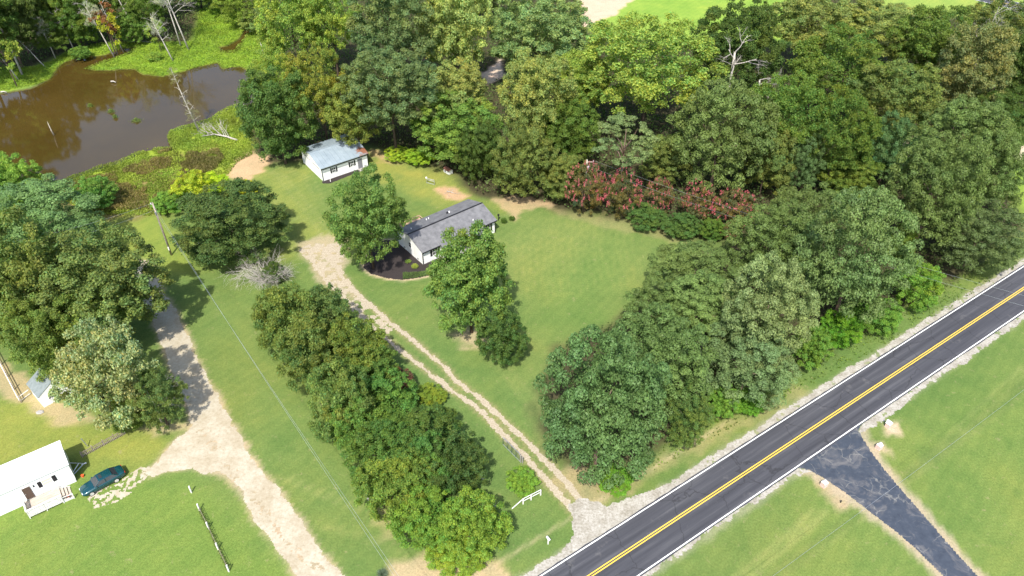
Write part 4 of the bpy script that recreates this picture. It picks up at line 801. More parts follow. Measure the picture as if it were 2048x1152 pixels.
# ------------------------------------------------------------------ buildings
def window(parent, o, ax, w, h, out, shutters=0, pane='glass', rows=2, cols=2, arch=None):
    # o: bottom left corner on the wall; ax 'x' wall along local x facing -y, 'y' wall along local y facing -x
    def P(a, d, z): return (o[0] + a, o[1] - d, o[2] + z) if ax == 'x' else (o[0] - d, o[1] + a, o[2] + z)
    def bx(b, a0, d0, z0, a1, d1, z1):
        p, q_ = P(a0, d0, z0), P(a1, d1, z1); b.box(tuple(min(i, j) for i, j in zip(p, q_)), tuple(max(i, j) for i, j in zip(p, q_))); return b
    f = MB(); t_ = .07
    bx(f, -t_, .005, -t_, 0, .05, h + t_); bx(f, w, .005, -t_, w + t_, .05, h + t_); bx(f, 0, .005, -t_, w, .05, 0); bx(f, 0, .005, h, w, .05, h + t_)
    wn = f.obj('window', M['white'], parent)
    bx(MB(), 0, .004, 0, w, .015, h).obj('pane', M[pane], wn)
    g = MB()
    for i in range(1, cols): bx(g, w * i / cols - .025, .016, 0, w * i / cols + .025, .035, h)
    for i in range(1, rows): bx(g, 0, .017, h * i / rows - .025, w, .038, h * i / rows + .025)
    g.obj('muntin', M['white'], wn)
    if shutters:
        for a_ in (-t_ - shutters - .02, w + t_ + .02): bx(MB(), a_, .004, -.06, a_ + shutters, .045, h + .06).obj('shutter', M['black'], parent)
    return wn
def gable(b, x0, x1, D, H, rise, y0=0.0):
    s = [(y0, 0), (y0 + D, 0), (y0 + D, H), (y0 + D / 2, H + rise), (y0, H)]
    b.add([(x0, y, z) for y, z in s] + [(x1, y, z) for y, z in s], [(4, 3, 2, 1, 0), (5, 6, 7, 8, 9), (0, 1, 6, 5), (1, 2, 7, 6), (2, 3, 8, 7), (3, 4, 9, 8), (4, 0, 5, 9)]); return b
def slope(b, x0, x1, ya, za, yb, zb, th=.08):
    b.hexa([(x0, ya, za), (x1, ya, za), (x1, yb, zb), (x0, yb, zb)], [(x0, ya, za + th), (x1, ya, za + th), (x1, yb, zb + th), (x0, yb, zb + th)]); return b
# --- house
hx, hy = G(846.3, 529.3); HA = R(38.2)
house = thing('house', 'white sided one storey house with a long grey shingle roof', 'house', (hx, hy, 0), HA)
L_, D_, H_, rs = 14.9, 7.7, 2.65, 1.25
gable(MB(), 0, L_, D_, H_, rs).obj('wall', M['siding'], house)
o_ = .35; mslope = rs / (D_ / 2)
slope(MB(), -.18, L_ + .18, -o_, H_ - o_ * mslope + .02, D_ / 2, H_ + rs + .02, .1).obj('roof', M['shingle'], house)
slope(MB(), -.18, L_ + .18, D_ + o_, H_ - o_ * mslope + .02, D_ / 2, H_ + rs + .02, .1).obj('roof', M['shingle'], house)
rf = slope(MB(), 3.4, 12.0, -1.75, H_ - 1.75 * mslope + .13, .6, H_ + .6 * mslope + .13, .09).obj('porch_roof', M['shingle'], house)
MB().box((-.2, D_ / 2 - .13, H_ + rs + .115), (L_ + .2, D_ / 2 + .13, H_ + rs + .17)).obj('ridge_cap', M['black'], house)
for (x0, x1, yy, zz) in ((-.18, 3.4, -o_ - .1, H_ - o_ * mslope), (3.4, 12.0, -1.86, H_ - 1.75 * mslope + .1), (12.0, L_ + .18, -o_ - .1, H_ - o_ * mslope)):
    MB().box((x0, yy, zz - .06), (x1, yy + .1, zz + .09)).obj('gutter', M['black'], house)
MB().box((-.02, -.09, .0), (.1, -.01, H_ - .15)).obj('downspout', M['black'], house); MB().box((L_ - .12, -.09, .0), (L_ - .02, -.01, H_ - .15)).obj('downspout', M['black'], house)
for xp in (4.0, 6.5, 9.0, 11.7): MB().box((xp, -1.6, .15), (xp + .14, -1.46, H_ - .35)).obj('porch_post', M['white'], house)
MB().box((3.6, -1.7, 0), (11.9, -.01, .14)).obj('porch_floor', M['concrete'], house)
window(house, (2.0, 0, 1.0), 'x', .9, 1.2, 1, .38); window(house, (5.4, 0, 1.0), 'x', .9, 1.2, 1, .38); window(house, (9.3, 0, 1.0), 'x', .9, 1.2, 1, .38); window(house, (12.75, 0, .8), 'x', 1.0, 1.35, 1, .38)
dr = MB().box((7.4, -.05, .15), (8.3, -.004, 2.2)).obj('door', M['black'], house); MB().box((7.5, -.09, 1.1), (7.56, -.051, 1.2)).obj('handle', M['steel'], dr)
window(house, (0, 3.3, 1.5), 'y', .7, .9, 1, 0, rows=2, cols=1)
for y_ in (1.3, 5.4): MB().box((-.03, y_, .25), (-.004, y_ + .4, .45)).obj('foundation_vent', M['black'], house)
for (x_, y_, c_, s_) in ((8.9, 5.6, 'black', .17), (9.3, 5.6, 'white', .13), (1.4, 5.3, 'white', .09), (5.2, 6.5, 'white', .08), (5.7, 6.6, 'white', .08), (11.3, 1.4, 'white', .08)):
    zz = H_ + (D_ - y_) * mslope if y_ > D_ / 2 else H_ + y_ * mslope
    MB().tube([(x_, y_, zz), (x_, y_, zz + .38)], s_, 8).obj('roof_vent', M[c_], house)
# back deck
dk = thing('deck', 'low tan wooden deck with rails behind the house', 'deck', (hx, hy, 0), HA)
for i in range(14): MB().box((2.6 + i * .29, D_ + .02, .45), (2.6 + i * .29 + .27, D_ + 3.6, .5)).obj('board', M['tan_wood'], dk)
for (a, b_) in (((2.6, D_ + 3.55, .9), (6.7, D_ + 3.65, 1.0)), ((6.6, D_ + .1, .9), (6.7, D_ + 3.5, 1.0)), ((2.6, D_ + .1, .9), (2.7, D_ + 3.5, 1.0))): MB().box(a, b_).obj('rail', M['tan_wood'], dk)
for (x_, y_) in ((2.62, D_ + 3.5), (4.6, D_ + 3.5), (6.55, D_ + 3.5), (6.55, D_ + 1.8), (2.62, D_ + 1.8)): MB().box((x_, y_, 0), (x_ + .1, y_ + .1, .9)).obj('post', M['tan_wood'], dk)
x, y = G(997, 441); t = thing('post', 'narrow black post standing just off the right end of the house', 'post', (x, y, 0)); MB().tube([(0, 0, 0), (0, 0, 1.0)], .07, 8).obj('shaft', M['black'], t); MB().box((-.16, -.14, 1.0), (.16, .14, 1.35)).obj('head', M['black'], t, bevel=.03)
# --- shed
sx, sy = G(646.3, 362.6); SA = R(36.3)
shed = thing('shed', 'white shed with a rust stained blue grey metal roof', 'shed', (sx, sy, 0), SA)
L_, D_, H_, rs = 9.6, 8.7, 2.95, 1.15; ms = rs / (D_ / 2)
gable(MB(), 0, L_, D_, H_, rs).obj('wall', M['siding'], shed)
for i in range(11):
    a_ = -.25 + i * (L_ + .5) / 11; e_ = a_ + (L_ + .5) / 11 - .02
    for s_ in (0, 1):
        ya, yb = (-.4, D_ / 2) if s_ == 0 else (D_ + .4, D_ / 2)
        b = slope(MB(), a_, e_, ya, H_ - .4 * ms + .02, yb, H_ + rs + .02, .04); slope(b, e_ - .05, e_ - .01, ya, H_ - .4 * ms + .061, yb, H_ + rs + .061, .03); b.obj('roof_panel', M['tin'], shed)
MB().box((-.25, D_ / 2 - .12, H_ + rs + .065), (L_ + .25, D_ / 2 + .12, H_ + rs + .1)).obj('ridge_cap', M['tin'], shed)
MB().box((-.25, -.5, H_ - .3), (L_ + .25, -.405, H_ - .16)).obj('gutter', M['black'], shed); MB().box((.0, -.1, 0), (.1, -.004, H_ - .2)).obj('downspout', M['black'], shed); MB().box((L_ + .01, -.3, H_ - .3), (L_ + .3, -.18, H_ - .1)).obj('gutter_end', M['black'], shed)
window(shed, (2.15, 0, 1.15), 'x', .65, 1.0, 1, .3); window(shed, (6.0, 0, 1.15), 'x', .65, 1.0, 1, .3)
dr = MB().box((7.5, -.06, .05), (8.45, -.004, 2.15)).obj('door', M['grey_door'], shed); MB().box((7.6, -.1, 1.0), (7.66, -.061, 1.1)).obj('handle', M['steel'], dr)
MB().box((7.8, -.14, 2.3), (7.95, -.004, 2.6)).obj('wall_lamp', M['black'], shed); MB().box((7.3, -1.0, 0), (8.7, -.07, .1)).obj('doorstep', M['concrete'], shed)
for (y0_, y1_) in ((.9, 3.7), (4.9, 7.7)):
    g = MB()
    for k_ in range(4): g.box((-.04, y0_, .06 + k_ * .56), (-.004, y1_, .06 + k_ * .56 + .54))
    g.obj('garage_door', M['white'], shed)
    MB().box((-.09, y0_ - .08, 2.32), (-.004, y1_ + .08, 2.42)).obj('lintel', M['concrete'], shed)
bed = sheet('mulch_strip', lambda A, B: sdist(A, B, GP([(646, 366), (660, 366), (740, 334), (735, 328), (648, 358)])) + .15, bb(GP([(646, 366), (740, 330)]), 2), .15, .008, M['mulch'])
x, y = G(661, 363); t = MB().tube([(0, 0, 0), (0, 0, .45), (.1, 0, .6)], [.1, .08, .05], 7).obj('garden_stake', M['white_wood'], None, loc=(x, y, 0)); tag(t, 'pale stubby post standing in the mulch before the shed', 'post')
# --- mobile home
mx_, my_ = G(151, 965); MA = R(35.7)
mx_ += .15; my_ += .15
mob = thing('mobile_home', 'white mobile home with a white coated roof at the left edge', 'mobile home', (mx_, my_, 0), MA)
L_, D_, H_ = 17.0, 4.2, 3.4; b = MB()
b.box((-L_, 0, .55), (0, D_, H_)).obj('wall', M['siding'], mob); MB().box((-L_ + .05, .05, 0), (-.05, D_ - .05, .545)).obj('skirting', M['white'], mob)
b = MB(); b.loft([[(x_, y_, z_) for y_, z_ in ((-.12, H_ - .02), (-.12, H_ + .08), (D_ * .5, H_ + .42), (D_ + .12, H_ + .08), (D_ + .12, H_ - .02), (D_ * .5, H_ + .3))] for x_ in (-L_ - .1, .1)]); b.obj('roof', M['white_roof'], mob)
MB().box((-L_, -.17, H_ - .08), (.1, -.125, H_ + .03)).obj('fascia', M['white'], mob); MB().box((-L_, D_ + .125, H_ - .08), (.1, D_ + .17, H_ + .03)).obj('fascia', M['black'], mob)
window(mob, (-3.2, 0, 1.7), 'x', 1.0, .85, 1, .42, pane='blind', rows=2, cols=1)
dr = MB().box((-5.35, -.07, .7), (-4.5, -.004, 2.6)).obj('door', M['brown'], mob); MB().box((-5.25, -.11, 1.55), (-5.19, -.071, 1.7)).obj('handle', M['steel'], dr)
MB().box((-5.5, -.05, .65), (-5.37, -.004, 2.7)).obj('door_trim', M['white'], mob); MB().box((-4.2, -.1, 2.2), (-4.08, -.004, 2.5)).obj('wall_lamp', M['black'], mob)
b = MB(); b.tube([(0, .9, .5), (1.3, 1.9, .45)], .06, 6); b.tube([(0, 3.0, .5), (1.3, 2.0, .45)], .06, 6); b.tube([(0, 1.3, .5), (0.9, 1.9, .9)], .05, 6); b.tube([(1.1, 1.95, .4), (1.65, 1.95, .4)], .09, 6); b.obj('hitch', M['steel'], mob)
pc = thing('porch', 'peeling white wooden porch with steps before the mobile home door', 'porch', (mx_, my_, 0), MA)
for i in range(14): MB().box((-5.7, -2.3 + i * .16, .56), (-1.95, -2.3 + i * .16 + .145, .6)).obj('board', M['deckwood'], pc)
for i in range(3): MB().box((-1.9 + i * .33, -2.25, .4 - i * .17), (-1.9 + i * .33 + .3, -.35, .45 - i * .17)).obj('tread', M['deckwood'], pc)
for yy in (-2.36, -.3): MB().hexa([(-1.95, yy, 0), (-.85, yy, 0), (-.85, yy + .05, 0), (-1.95, yy + .05, 0)], [(-1.95, yy, .6), (-.85, yy, .1), (-.85, yy + .05, .1), (-1.95, yy + .05, .6)]).obj('stringer', M['white_wood'], pc)
for (x_, y_) in ((-5.75, -2.4), (-3.9, -2.4), (-2.05, -2.4), (-5.75, -.45), (-.9, -2.4)): MB().box((x_, y_ - .05, 0), (x_ + .1, y_ + .05, 1.42 if x_ < -1 else .95)).obj('post', M['white_wood'], pc)
MB().box((-5.8, -2.52, 1.42), (-1.9, -2.3, 1.48)).obj('rail', M['white_wood'], pc); MB().box((-5.8, -2.29, 1.42), (-5.64, -.4, 1.48)).obj('rail', M['white_wood'], pc)
for i in range(18): MB().box((-5.62 + i * .2, -2.45, .28), (-5.62 + i * .2 + .185, -2.42, 1.4)).obj('slat', M['white_wood'], pc)
for i in range(9): MB().box((-5.76, -2.25 + i * .2, .5), (-5.73, -2.25 + i * .2 + .13, 1.4)).obj('slat', M['white_wood'], pc)
MB().hexa([(-1.95, -2.4, .9), (-.85, -2.4, .75), (-.85, -2.33, .75), (-1.95, -2.33, .9)], [(-1.95, -2.4, .98), (-.85, -2.4, .83), (-.85, -2.33, .83), (-1.95, -2.33, .98)]).obj('rail', M['white_wood'], pc)
ca, sa = math.cos(MA), math.sin(MA)
def mloc(a, b_, z): return (mx_ + a * ca - b_ * sa, my_ + a * sa + b_ * ca, z)
for (a, b_, z, m__, r_, lb, nm, ct) in ((-5.4, -1.95, .6, 'brown', .25, 'dark planter in the corner of the white porch', 'planter', 'planter'), (-1.35, -2.0, .28, 'orange', .13, 'orange flower pot on the porch steps', 'flower_pot', 'pot'), (-1.72, -2.05, .45, 'tan_wood', .14, 'tan flower pot on the top porch step', 'flower_pot', 'pot'), (.75, .35, 0, 'orange', .17, 'orange bucket at the corner of the mobile home', 'bucket', 'bucket')):
    b = MB(); b.tube([(0, 0, 0), (0, 0, r_ * 1.6), (0, 0, r_ * 1.8)], [r_ * .75, r_, r_ * 1.08], 10); o = b.obj(nm, M[m__], None, loc=mloc(a, b_, z)); tag(o, lb, ct)
# --- little shed
lx, ly = G(88.5, 815.2); LA = R(47); ls = thing('small_shed', 'little white shed with a faded green roof under the trees', 'shed', (lx, ly, 0), LA)
def gable2(b, W_, D2, H2, r2):
    s = [(0, 0), (W_, 0), (W_, H2), (W_ / 2, H2 + r2), (0, H2)]
    return b.add([(x_, 0, z_) for x_, z_ in s] + [(x_, D2, z_) for x_, z_ in s], [(0, 1, 2, 3, 4), (9, 8, 7, 6, 5), (0, 5, 6, 1), (1, 6, 7, 2), (2, 7, 8, 3), (3, 8, 9, 4), (4, 9, 5, 0)])
gable2(MB(), 4.2, 3.6, 2.0, 1.25).obj('wall', M['siding'], ls)
MB().hexa([(-.15, -.05, 1.93), (2.1, -.05, 3.27), (2.1, 3.75, 3.27), (-.15, 3.75, 1.93)], [(-.15, -.05, 2.0), (2.1, -.05, 3.34), (2.1, 3.75, 3.34), (-.15, 3.75, 2.0)]).obj('roof', M['green_roof'], ls)
MB().hexa([(4.35, -.05, 1.93), (2.1, -.05, 3.27), (2.1, 3.75, 3.27), (4.35, 3.75, 1.93)], [(4.35, -.05, 2.0), (2.1, -.05, 3.34), (2.1, 3.75, 3.34), (4.35, 3.75, 2.0)]).obj('roof', M['green_roof'], ls)
window(ls, (1.0, 0, .85), 'x', .55, .7, 1, 0, rows=2, cols=2); dr = MB().box((2.3, -.05, .05), (3.2, -.004, 1.95)).obj('door', M['white'], ls); MB().box((2.4, -.08, 1.0), (2.46, -.051, 1.08)).obj('handle', M['black'], dr)
# --- dog house
dx_, dy_ = G(898, 350); dg = thing('dog_house', 'small white dog house with a rusty brown roof at the wood edge', 'dog house', (dx_, dy_, 0), R(42))
gable2(MB(), .95, 1.6, .75, .3).obj('wall', M['white'], dg); [MB().hexa([(a0_, -.08, .7), (.475, -.08, 1.07), (.475, 1.68, 1.07), (a0_, 1.68, .7)], [(a0_, -.08, .75), (.475, -.08, 1.12), (.475, 1.68, 1.12), (a0_, 1.68, .75)]).obj('roof', M['rust_roof'], dg) for a0_ in (-.1, 1.05)]
MB().box((-.02, 1.0, .12), (-.003, 1.35, .55)).obj('doorway', M['black'], dg)

# ------------------------------------------------------------------ car
cx, cy = G(140 + 480 / 10.47, 900 + 950 / 10.47); car = thing('parked_car', 'dark teal saloon car parked beside the mobile home', 'car', (cx, cy, 0), R(221.5))
# local x forward; the near wheels lie on local y = +.. (left side faces the camera)
def ring(x_, w_, z0, zb, zt): 
    half = [(w_ * .82, z0), (w_ * .98, z0 + .12), (w_, (z0 + zb) / 2), (w_ * .97, zb), (w_ * .8, zt), (w_ * .35, zt + .02)]
    return [(x_, y_, z_) for y_, z_ in half] + [(x_, -y_, z_) for y_, z_ in reversed(half)]
YC = -.86; st_ = [(.98, .45, .38, .52, .58), (.93, .66, .28, .56, .66), (.75, .80, .22, .66, .74), (.3, .9, .2, .74, .85), (-.6, .92, .2, .84, .95), (-1.0, .92, .2, .86, .96), (-2.4, .93, .2, .88, .97), (-3.2, .92, .2, .90, 1.0), (-3.8, .88, .22, .90, 1.0), (-4.12, .78, .28, .82, .95), (-4.2, .6, .36, .7, .8)]
def cobj(b, name, m__, parent=None, smooth=False, bevel=0):
    o = b.obj(name, M[m__], parent or car, smooth, bevel=bevel)
    if parent is None: o.location = (0, YC, 0)
    return o
bd = cobj(MB().loft([ring(*s_) for s_ in st_]), 'body', 'teal', smooth=True)
sm = bd.modifiers.new('smooth', 'SUBSURF'); sm.levels = 1; sm.render_levels = 2
# cabin
B0 = dict(f=-.55, r=-3.45, w=.80, z=.93); T0 = dict(f=-1.25, r=-2.75, w=.60, z=1.40)
def cab(name, pts, m__): b = MB(); b.add(pts, [tuple(range(len(pts)))]); return cobj(b, name, m__)
cab('windshield', [(B0['f'], -.78, .95), (B0['f'], .78, .95), (T0['f'], .60, 1.39), (T0['f'], -.60, 1.39)], 'glass')
cab('rear_window', [(B0['r'], .74, .97), (B0['r'], -.74, .97), (T0['r'], -.58, 1.39), (T0['r'], .58, 1.39)], 'glass')
for s_ in (1, -1):
    p_ = [(B0['f'] - .15, s_ * .82, .95), (-1.85, s_ * .83, .95), (-1.85, s_ * .64, 1.37), (T0['f'] - .02, s_ * .62, 1.37)]; p2 = [(-1.95, s_ * .83, .95), (B0['r'] + .15, s_ * .81, .96), (T0['r'] + .02, s_ * .62, 1.37), (-1.95, s_ * .64, 1.37)]
    cab('side_window', p_ if s_ > 0 else p_[::-1], 'glass'); cab('side_window', p2 if s_ > 0 else p2[::-1], 'glass')
b = MB(); b.loft([[(x_, w_, z_), (x_, w_ * .6, z_ + .05), (x_, -w_ * .6, z_ + .05), (x_, -w_, z_), (x_, 0, z_ - .03)] for x_, w_, z_ in ((-1.2, .6, 1.385), (-1.5, .64, 1.41), (-2.4, .64, 1.41), (-2.8, .58, 1.385))]); cobj(b, 'roof', 'teal', smooth=False)
b = MB()
for s_ in (1, -1):
    for pp in (((B0['f'], .8, .94), (T0['f'], .61, 1.39)), ((B0['r'], .78, .96), (T0['r'], .6, 1.39)), ((-1.9, .84, .94), (-1.9, .65, 1.39)), ((T0['f'], .62, 1.395), (T0['r'], .62, 1.395))):
        b.tube([(p_[0], s_ * p_[1], p_[2]) for p_ in pp], .035, 5)
cobj(b, 'pillars', 'teal'); cobj(MB().box((-1.75, -.33, 1.462), (-1.4, .33, 1.475)), 'sunroof', 'glass')
for s_ in (1, -1):
    cobj(MB().box((.72, s_ * .42 - .17 if s_ > 0 else -.42 - .17, .55), (.93, s_ * .42 + .17 if s_ > 0 else -.42 + .17, .68)), 'headlight', 'lamp', bevel=.03)
    cobj(MB().box((-4.19, s_ * .55 - .15, .68), (-4.1, s_ * .55 + .15, .82)), 'tail_light', 'red_lens'); cobj(MB().box((-.85, s_ * .93 - .08, .93), (-.7, s_ * .93 + .08, 1.05)), 'wing_mirror', 'teal', bevel=.02)
    for xw in (0, -2.95):
        yc = YC + s_ * .84; b = MB(); b.tube([(xw, yc - .1, .33), (xw, yc + .1, .33)], .33, 20); wh = b.obj('tyre', M['rubber'], None, True); b = MB()
        hub = thing('wheel', None, None, (0, 0, 0)); hub.parent = car; wh.parent = hub
        b.tube([(xw, yc + s_ * .07, .33), (xw, yc + s_ * .115, .33)], [.25, .23], 16); b.obj('rim', M['rim'], hub)

# ------------------------------------------------------------------ poles and wires
def wire(a, b_, sag, label, group, r=.012, mat_='steel'):
    pts = [Vector(a).lerp(Vector(b_), i / 16) - Vector((0, 0, sag * 4 * (i / 16) * (1 - i / 16))) for i in range(17)]
    o = MB().tube([p_ - Vector(a) for p_ in pts], r, 4).obj('power_line', M[mat_], None, loc=a); tag(o, label, 'wire', group)
px_, py_ = G(343, 510); pl = thing('utility_pole', 'tall bare wooden utility pole on the left lawn', 'utility pole', (px_, py_, 0))
MB().tube([(0, 0, 0), (-.12, 0, 5), (-.25, 0, 10.4)], [.17, .15, .12], 10).obj('shaft', M['pole'], pl, True); MB().tube([(-.65, .1, 10.0), (-.1, 0, 10.1)], .04, 6).obj('insulator_arm', M['steel'], pl)
MB().tube([(-.6, .1, 10.0), (-.6, .1, 10.25)], .07, 8).obj('insulator', M['white'], pl); MB().tube([(-.02, -.18, 1.15), (-.02, -.18, 1.75)], .11, 8).obj('meter', M['white'], pl); MB().tube([(-.2, -.16, 8.2), (-.22, -.16, 8.7)], .1, 8).obj('bracket', M['steel'], pl)
MB().tube([(-.12, -.16, 1.7), (-.2, -.16, 8.2)], .03, 5).obj('conduit', M['steel'], pl)
P1 = Vector((px_ - .5, py_, 10.2)); x2, y2 = G(-40, 500, 9); wire(P1, (x2, y2, 9.5), .8, 'upper wire running left from the bare pole', 'wires on the left pole'); x2, y2 = G(-40, 520, 8.2); wire((px_ - .2, py_, 9.0), (x2, y2, 8.4), .8, 'lower wire running left from the bare pole', 'wires on the left pole')
for i, (a_, b_, z1) in enumerate((((800, 1152), 9.6, 9.9), ((812, 1152), 9.0, 8.7))):
    x2, y2 = G(a_[0] + 95, a_[1] + 160, b_); wire((px_ - .2, py_, z1), (x2, y2, b_), 1.1, ['left wire of the pair crossing the long lawn to the road', 'right wire of the pair crossing the long lawn to the road'][i], 'wires on the left pole')
# guy markers
for (ua, va, ub, vb, m__, lb) in ((648.2, 484.5, 665, 497, 'yellow_line', 'yellow guy wire guard stake near the wide dark tree'), (665, 475, 682, 490, 'white', 'white guy wire guard stake near the wide dark tree')):
    ua, ub = ua - 280, ub - 280; xa, ya = G(ub, vb); zt = 1.7; xb, yb = G(ua, va, zt); o = MB().tube([(0, 0, 0), (xb - xa, yb - ya, zt)], .05, 6).obj('guy_guard', M[m__], None, loc=(xa, ya, 0)); tag(o, lb, 'stake')
qx, qy = G(1168, 412); hh = 9.6; pl2 = thing('utility_pole', 'utility pole with a transformer rising behind the first pink shrub', 'utility pole', (qx, qy, 0))
for _ in range(30):   # height so that the top shows above the shrub
    pass
MB().tube([(0, 0, 0), (0, 0, hh)], [.17, .12], 10).obj('shaft', M['deckwood'], pl2, True); MB().tube([(.2, -.28, hh - 2.0), (.2, -.28, hh - 1.1)], .24, 10).obj('transformer', M['steel'], pl2, True); MB().box((0, -.06, hh - .5), (1.2, .06, hh - .38)).obj('crossarm', M['pole'], pl2); MB().tube([(1.1, 0, hh - .38), (1.1, 0, hh - .15)], .06, 8).obj('insulator', M['white'], pl2)
x3, y3 = G(2120, 612, 8.5); wire((qx + 1.1, qy, hh - .2), (x3, y3, 8.6), 1.0, 'upper wire from the transformer pole across the road', 'wires from the transformer pole'); x3, y3 = G(2120, 632, 7.6); wire((qx, qy, hh - 1.2), (x3, y3, 7.6), 1.0, 'lower wire from the transformer pole across the road', 'wires from the transformer pole')
xa, ya = G(1480, 1200, 8); xb, yb = G(2160, 694, 8); wire((xa, ya, 8), (xb, yb, 8), .5, 'single wire crossing over the dark driveway and right lawn', None, .012)

# ------------------------------------------------------------------ fences and small things
def post_thing(px, h, r, m__, label, group=None, name='fence_post', cat='post', box=True, lean=0):
    x, y = G(*px); b = MB()
    (b.box((-r, -r, 0), (r, r, h)) if box else b.tube([(0, 0, 0), (lean, 0, h)], r, 8)); o = b.obj(name, M[m__], None, loc=(x, y, 0), bevel=.01 if box else 0); return tag(o, label, cat, group)
o3 = lambda a, b_: (280 + a / 3.413, 850 + b_ / 3.413)
pp_ = [(352, 462), (408, 583), (470, 708), (535, 850), (608, 1000)]
for i, p_ in enumerate(pp_):
    post_thing(o3(*p_), 1.26, .075, 'white_wood', ['white fence post nearest the fork of the sandy lane', 'second white fence post from the lane fork, dry weeds at its foot', 'middle white fence post of the five', 'fourth white fence post from the lane fork', 'white fence post nearest the bottom edge'][i], 'white posts of the old fence line')
for i in range(1, 4):
    (xa, ya), (xb, yb) = G(*o3(*pp_[i])), G(*o3(*pp_[i + 1])); n = 260; f_ = rng.uniform(.05, .95, n); A = xa + (xb - xa) * f_ + rng.normal(0, .12, n); B = ya + (yb - ya) * f_ + rng.normal(0, .12, n)
    V, Fq = quads(np.stack([A - xa, B - ya, rng.uniform(.05, .8, n) * (.4 + .6 * np.sin(f_ * 9) ** 2)], 1), rng.normal(size=(n, 3)), rng.uniform(.05, .12, n), .5, None); o = link('vine', tinted('vine', V, Fq, rng.uniform(.6, 1.3, (n, 1)) * np.ones((1, 3)), M['leaf']), None, (xa, ya, 0)); o.color = (.14, .16, .06, 1)
    tag(o, ['weedy vine on the wire below the second fence post', 'green vine on the wire between the middle and fourth fence posts', 'thin vine trailing above the lowest fence post'][i - 1], 'vine')
    w_ = MB().tube([(0, 0, .95), (xb - xa, yb - ya, .95)], .02, 4).obj('fence_wire', M['pole'], None, loc=(xa, ya, 0)); tag(w_, ['strand of fence wire below the second white post', 'strand of fence wire below the middle white post', 'strand of fence wire above the lowest white post'][i - 1], 'fence wire')
# picket fence from the mobile home towards the cedar
(xa, ya), (xb, yb) = G(165, 915), G(252, 868); fl = math.hypot(xb - xa, yb - ya); pf = thing('picket_fence', 'low weathered picket fence between the mobile home and the cedar', 'fence', (xa, ya, 0), math.atan2(yb - ya, xb - xa))
n = int(fl / .19); pk = MB().box((-.035, -.012, 0), (.035, .012, .95)).mesh('picket', M['pole'])
for i in range(n): w_ = link('picket', pk, pf, (i * .19, 0, 0)); w_.rotation_euler = (0, random.uniform(-.05, .05), 0)
for z_ in (.25, .75): MB().box((-.05, .013, z_), (fl, .05, z_ + .07)).obj('rail', M['pole'], pf)
for i in range(5): MB().box((i * (fl - .1) / 4, .051, 0), (i * (fl - .1) / 4 + .1, .15, 1.05)).obj('post', M['pole'], pf)
post_thing((176, 893), 1.5, .06, 'steel', 'grey leaning post standing behind the picket fence', box=False, lean=-.35)
# chain link run at the far left
(xa, ya), (xb, yb) = G(-45, 640), G(41, 806); fl = math.hypot(xb - xa, yb - ya); cf = thing('pipe_fence', 'pale rail fence leading to the little white shed', 'fence', (xa, ya, 0), math.atan2(yb - ya, xb - xa))
MB().box((0, -.05, 1.0), (fl, .05, 1.1)).obj('rail', M['white_wood'], cf); MB().box((0, -.03, .45), (fl, .03, .54)).obj('rail', M['white_wood'], cf)
for i in range(8): MB().box((fl * i / 7 - .06, .051, 0), (fl * i / 7 + .06, .17, 1.4)).obj('post', M['pole'], cf)
(xa, ya), (xb, yb) = G(42, 804), G(62, 789); fl = math.hypot(xb - xa, yb - ya); cf = thing('rail_gate', 'short pale rail joining the fence to the little white shed', 'gate', (xa, ya, 0), math.atan2(yb - ya, xb - xa)); MB().box((.1, -.04, .9), (fl, .04, .98)).obj('rail', M['white_wood'], cf); MB().box((.1, -.03, .2), (fl, .03, .27)).obj('rail', M['white_wood'], cf)
# pipe gate panel beside the gravel driveway
(xa, ya), (xb, yb) = G(1005.8, 889.7), G(1040, 924); gl = math.hypot(xb - xa, yb - ya); gt = thing('pipe_gate', 'dark green pipe gate panel standing beside the gravel driveway', 'gate', (xa, ya, 0), math.atan2(yb - ya, xb - xa))
for z_ in (.12, 1.5): MB().tube([(0, 0, z_), (gl, 0, z_)], .035, 6).obj('rail', M['steel'], gt)
for i in range(5): MB().tube([(gl * i / 4, 0, .12), (gl * i / 4, 0, 1.5)], .028, 6).obj('upright', M['dark_steel'], gt)
wm_ = MB()
for i in range(1, int(gl / .12)): wm_.tube([(i * .12, 0, .12), (i * .12, 0, 1.5)], .004, 3, False)
for i in range(1, 9): wm_.tube([(0, 0,   .12 + i * .15), (gl, 0,   .12 + i * .15)], .004, 3, False)
wm_.obj('wire_mesh', M['dark_steel'], gt); MB().box((gl + .06, -.06, 0), (gl + .18, .06, 1.35)).obj('post', M['concrete'], gt); MB().box((gl + .28, .08, 0), (gl + .38, .2, 1.2)).obj('post', M['concrete'], gt)
# broken white board fence
(xa, ya), (xb, yb) = G(1081, 990), G(1046, 1008); fl = math.hypot(xb - xa, yb - ya); bf = thing('board_fence', 'broken white board fence below the small bush', 'fence', (xa, ya, 0), math.atan2(yb - ya, xb - xa))
for x_ in (0, fl * .55, fl): MB().box((x_ - .07, -.07, 0), (x_ + .07, .07, 1.0)).obj('post', M['white_wood'], bf)
for z_ in (.35, .8): MB().box((0, -.1, z_), (fl, -.071, z_ + .14)).obj('board', M['white'], bf)
MB().hexa([(fl, -.1, .75), (fl + 1.5, -.1, 0), (fl + 1.5, -.05, 0), (fl, -.05, .75)], [(fl, -.1, .9), (fl + 1.5, -.1, .14), (fl + 1.5, -.05, .14), (fl, -.05, .9)]).obj('board', M['white'], bf)
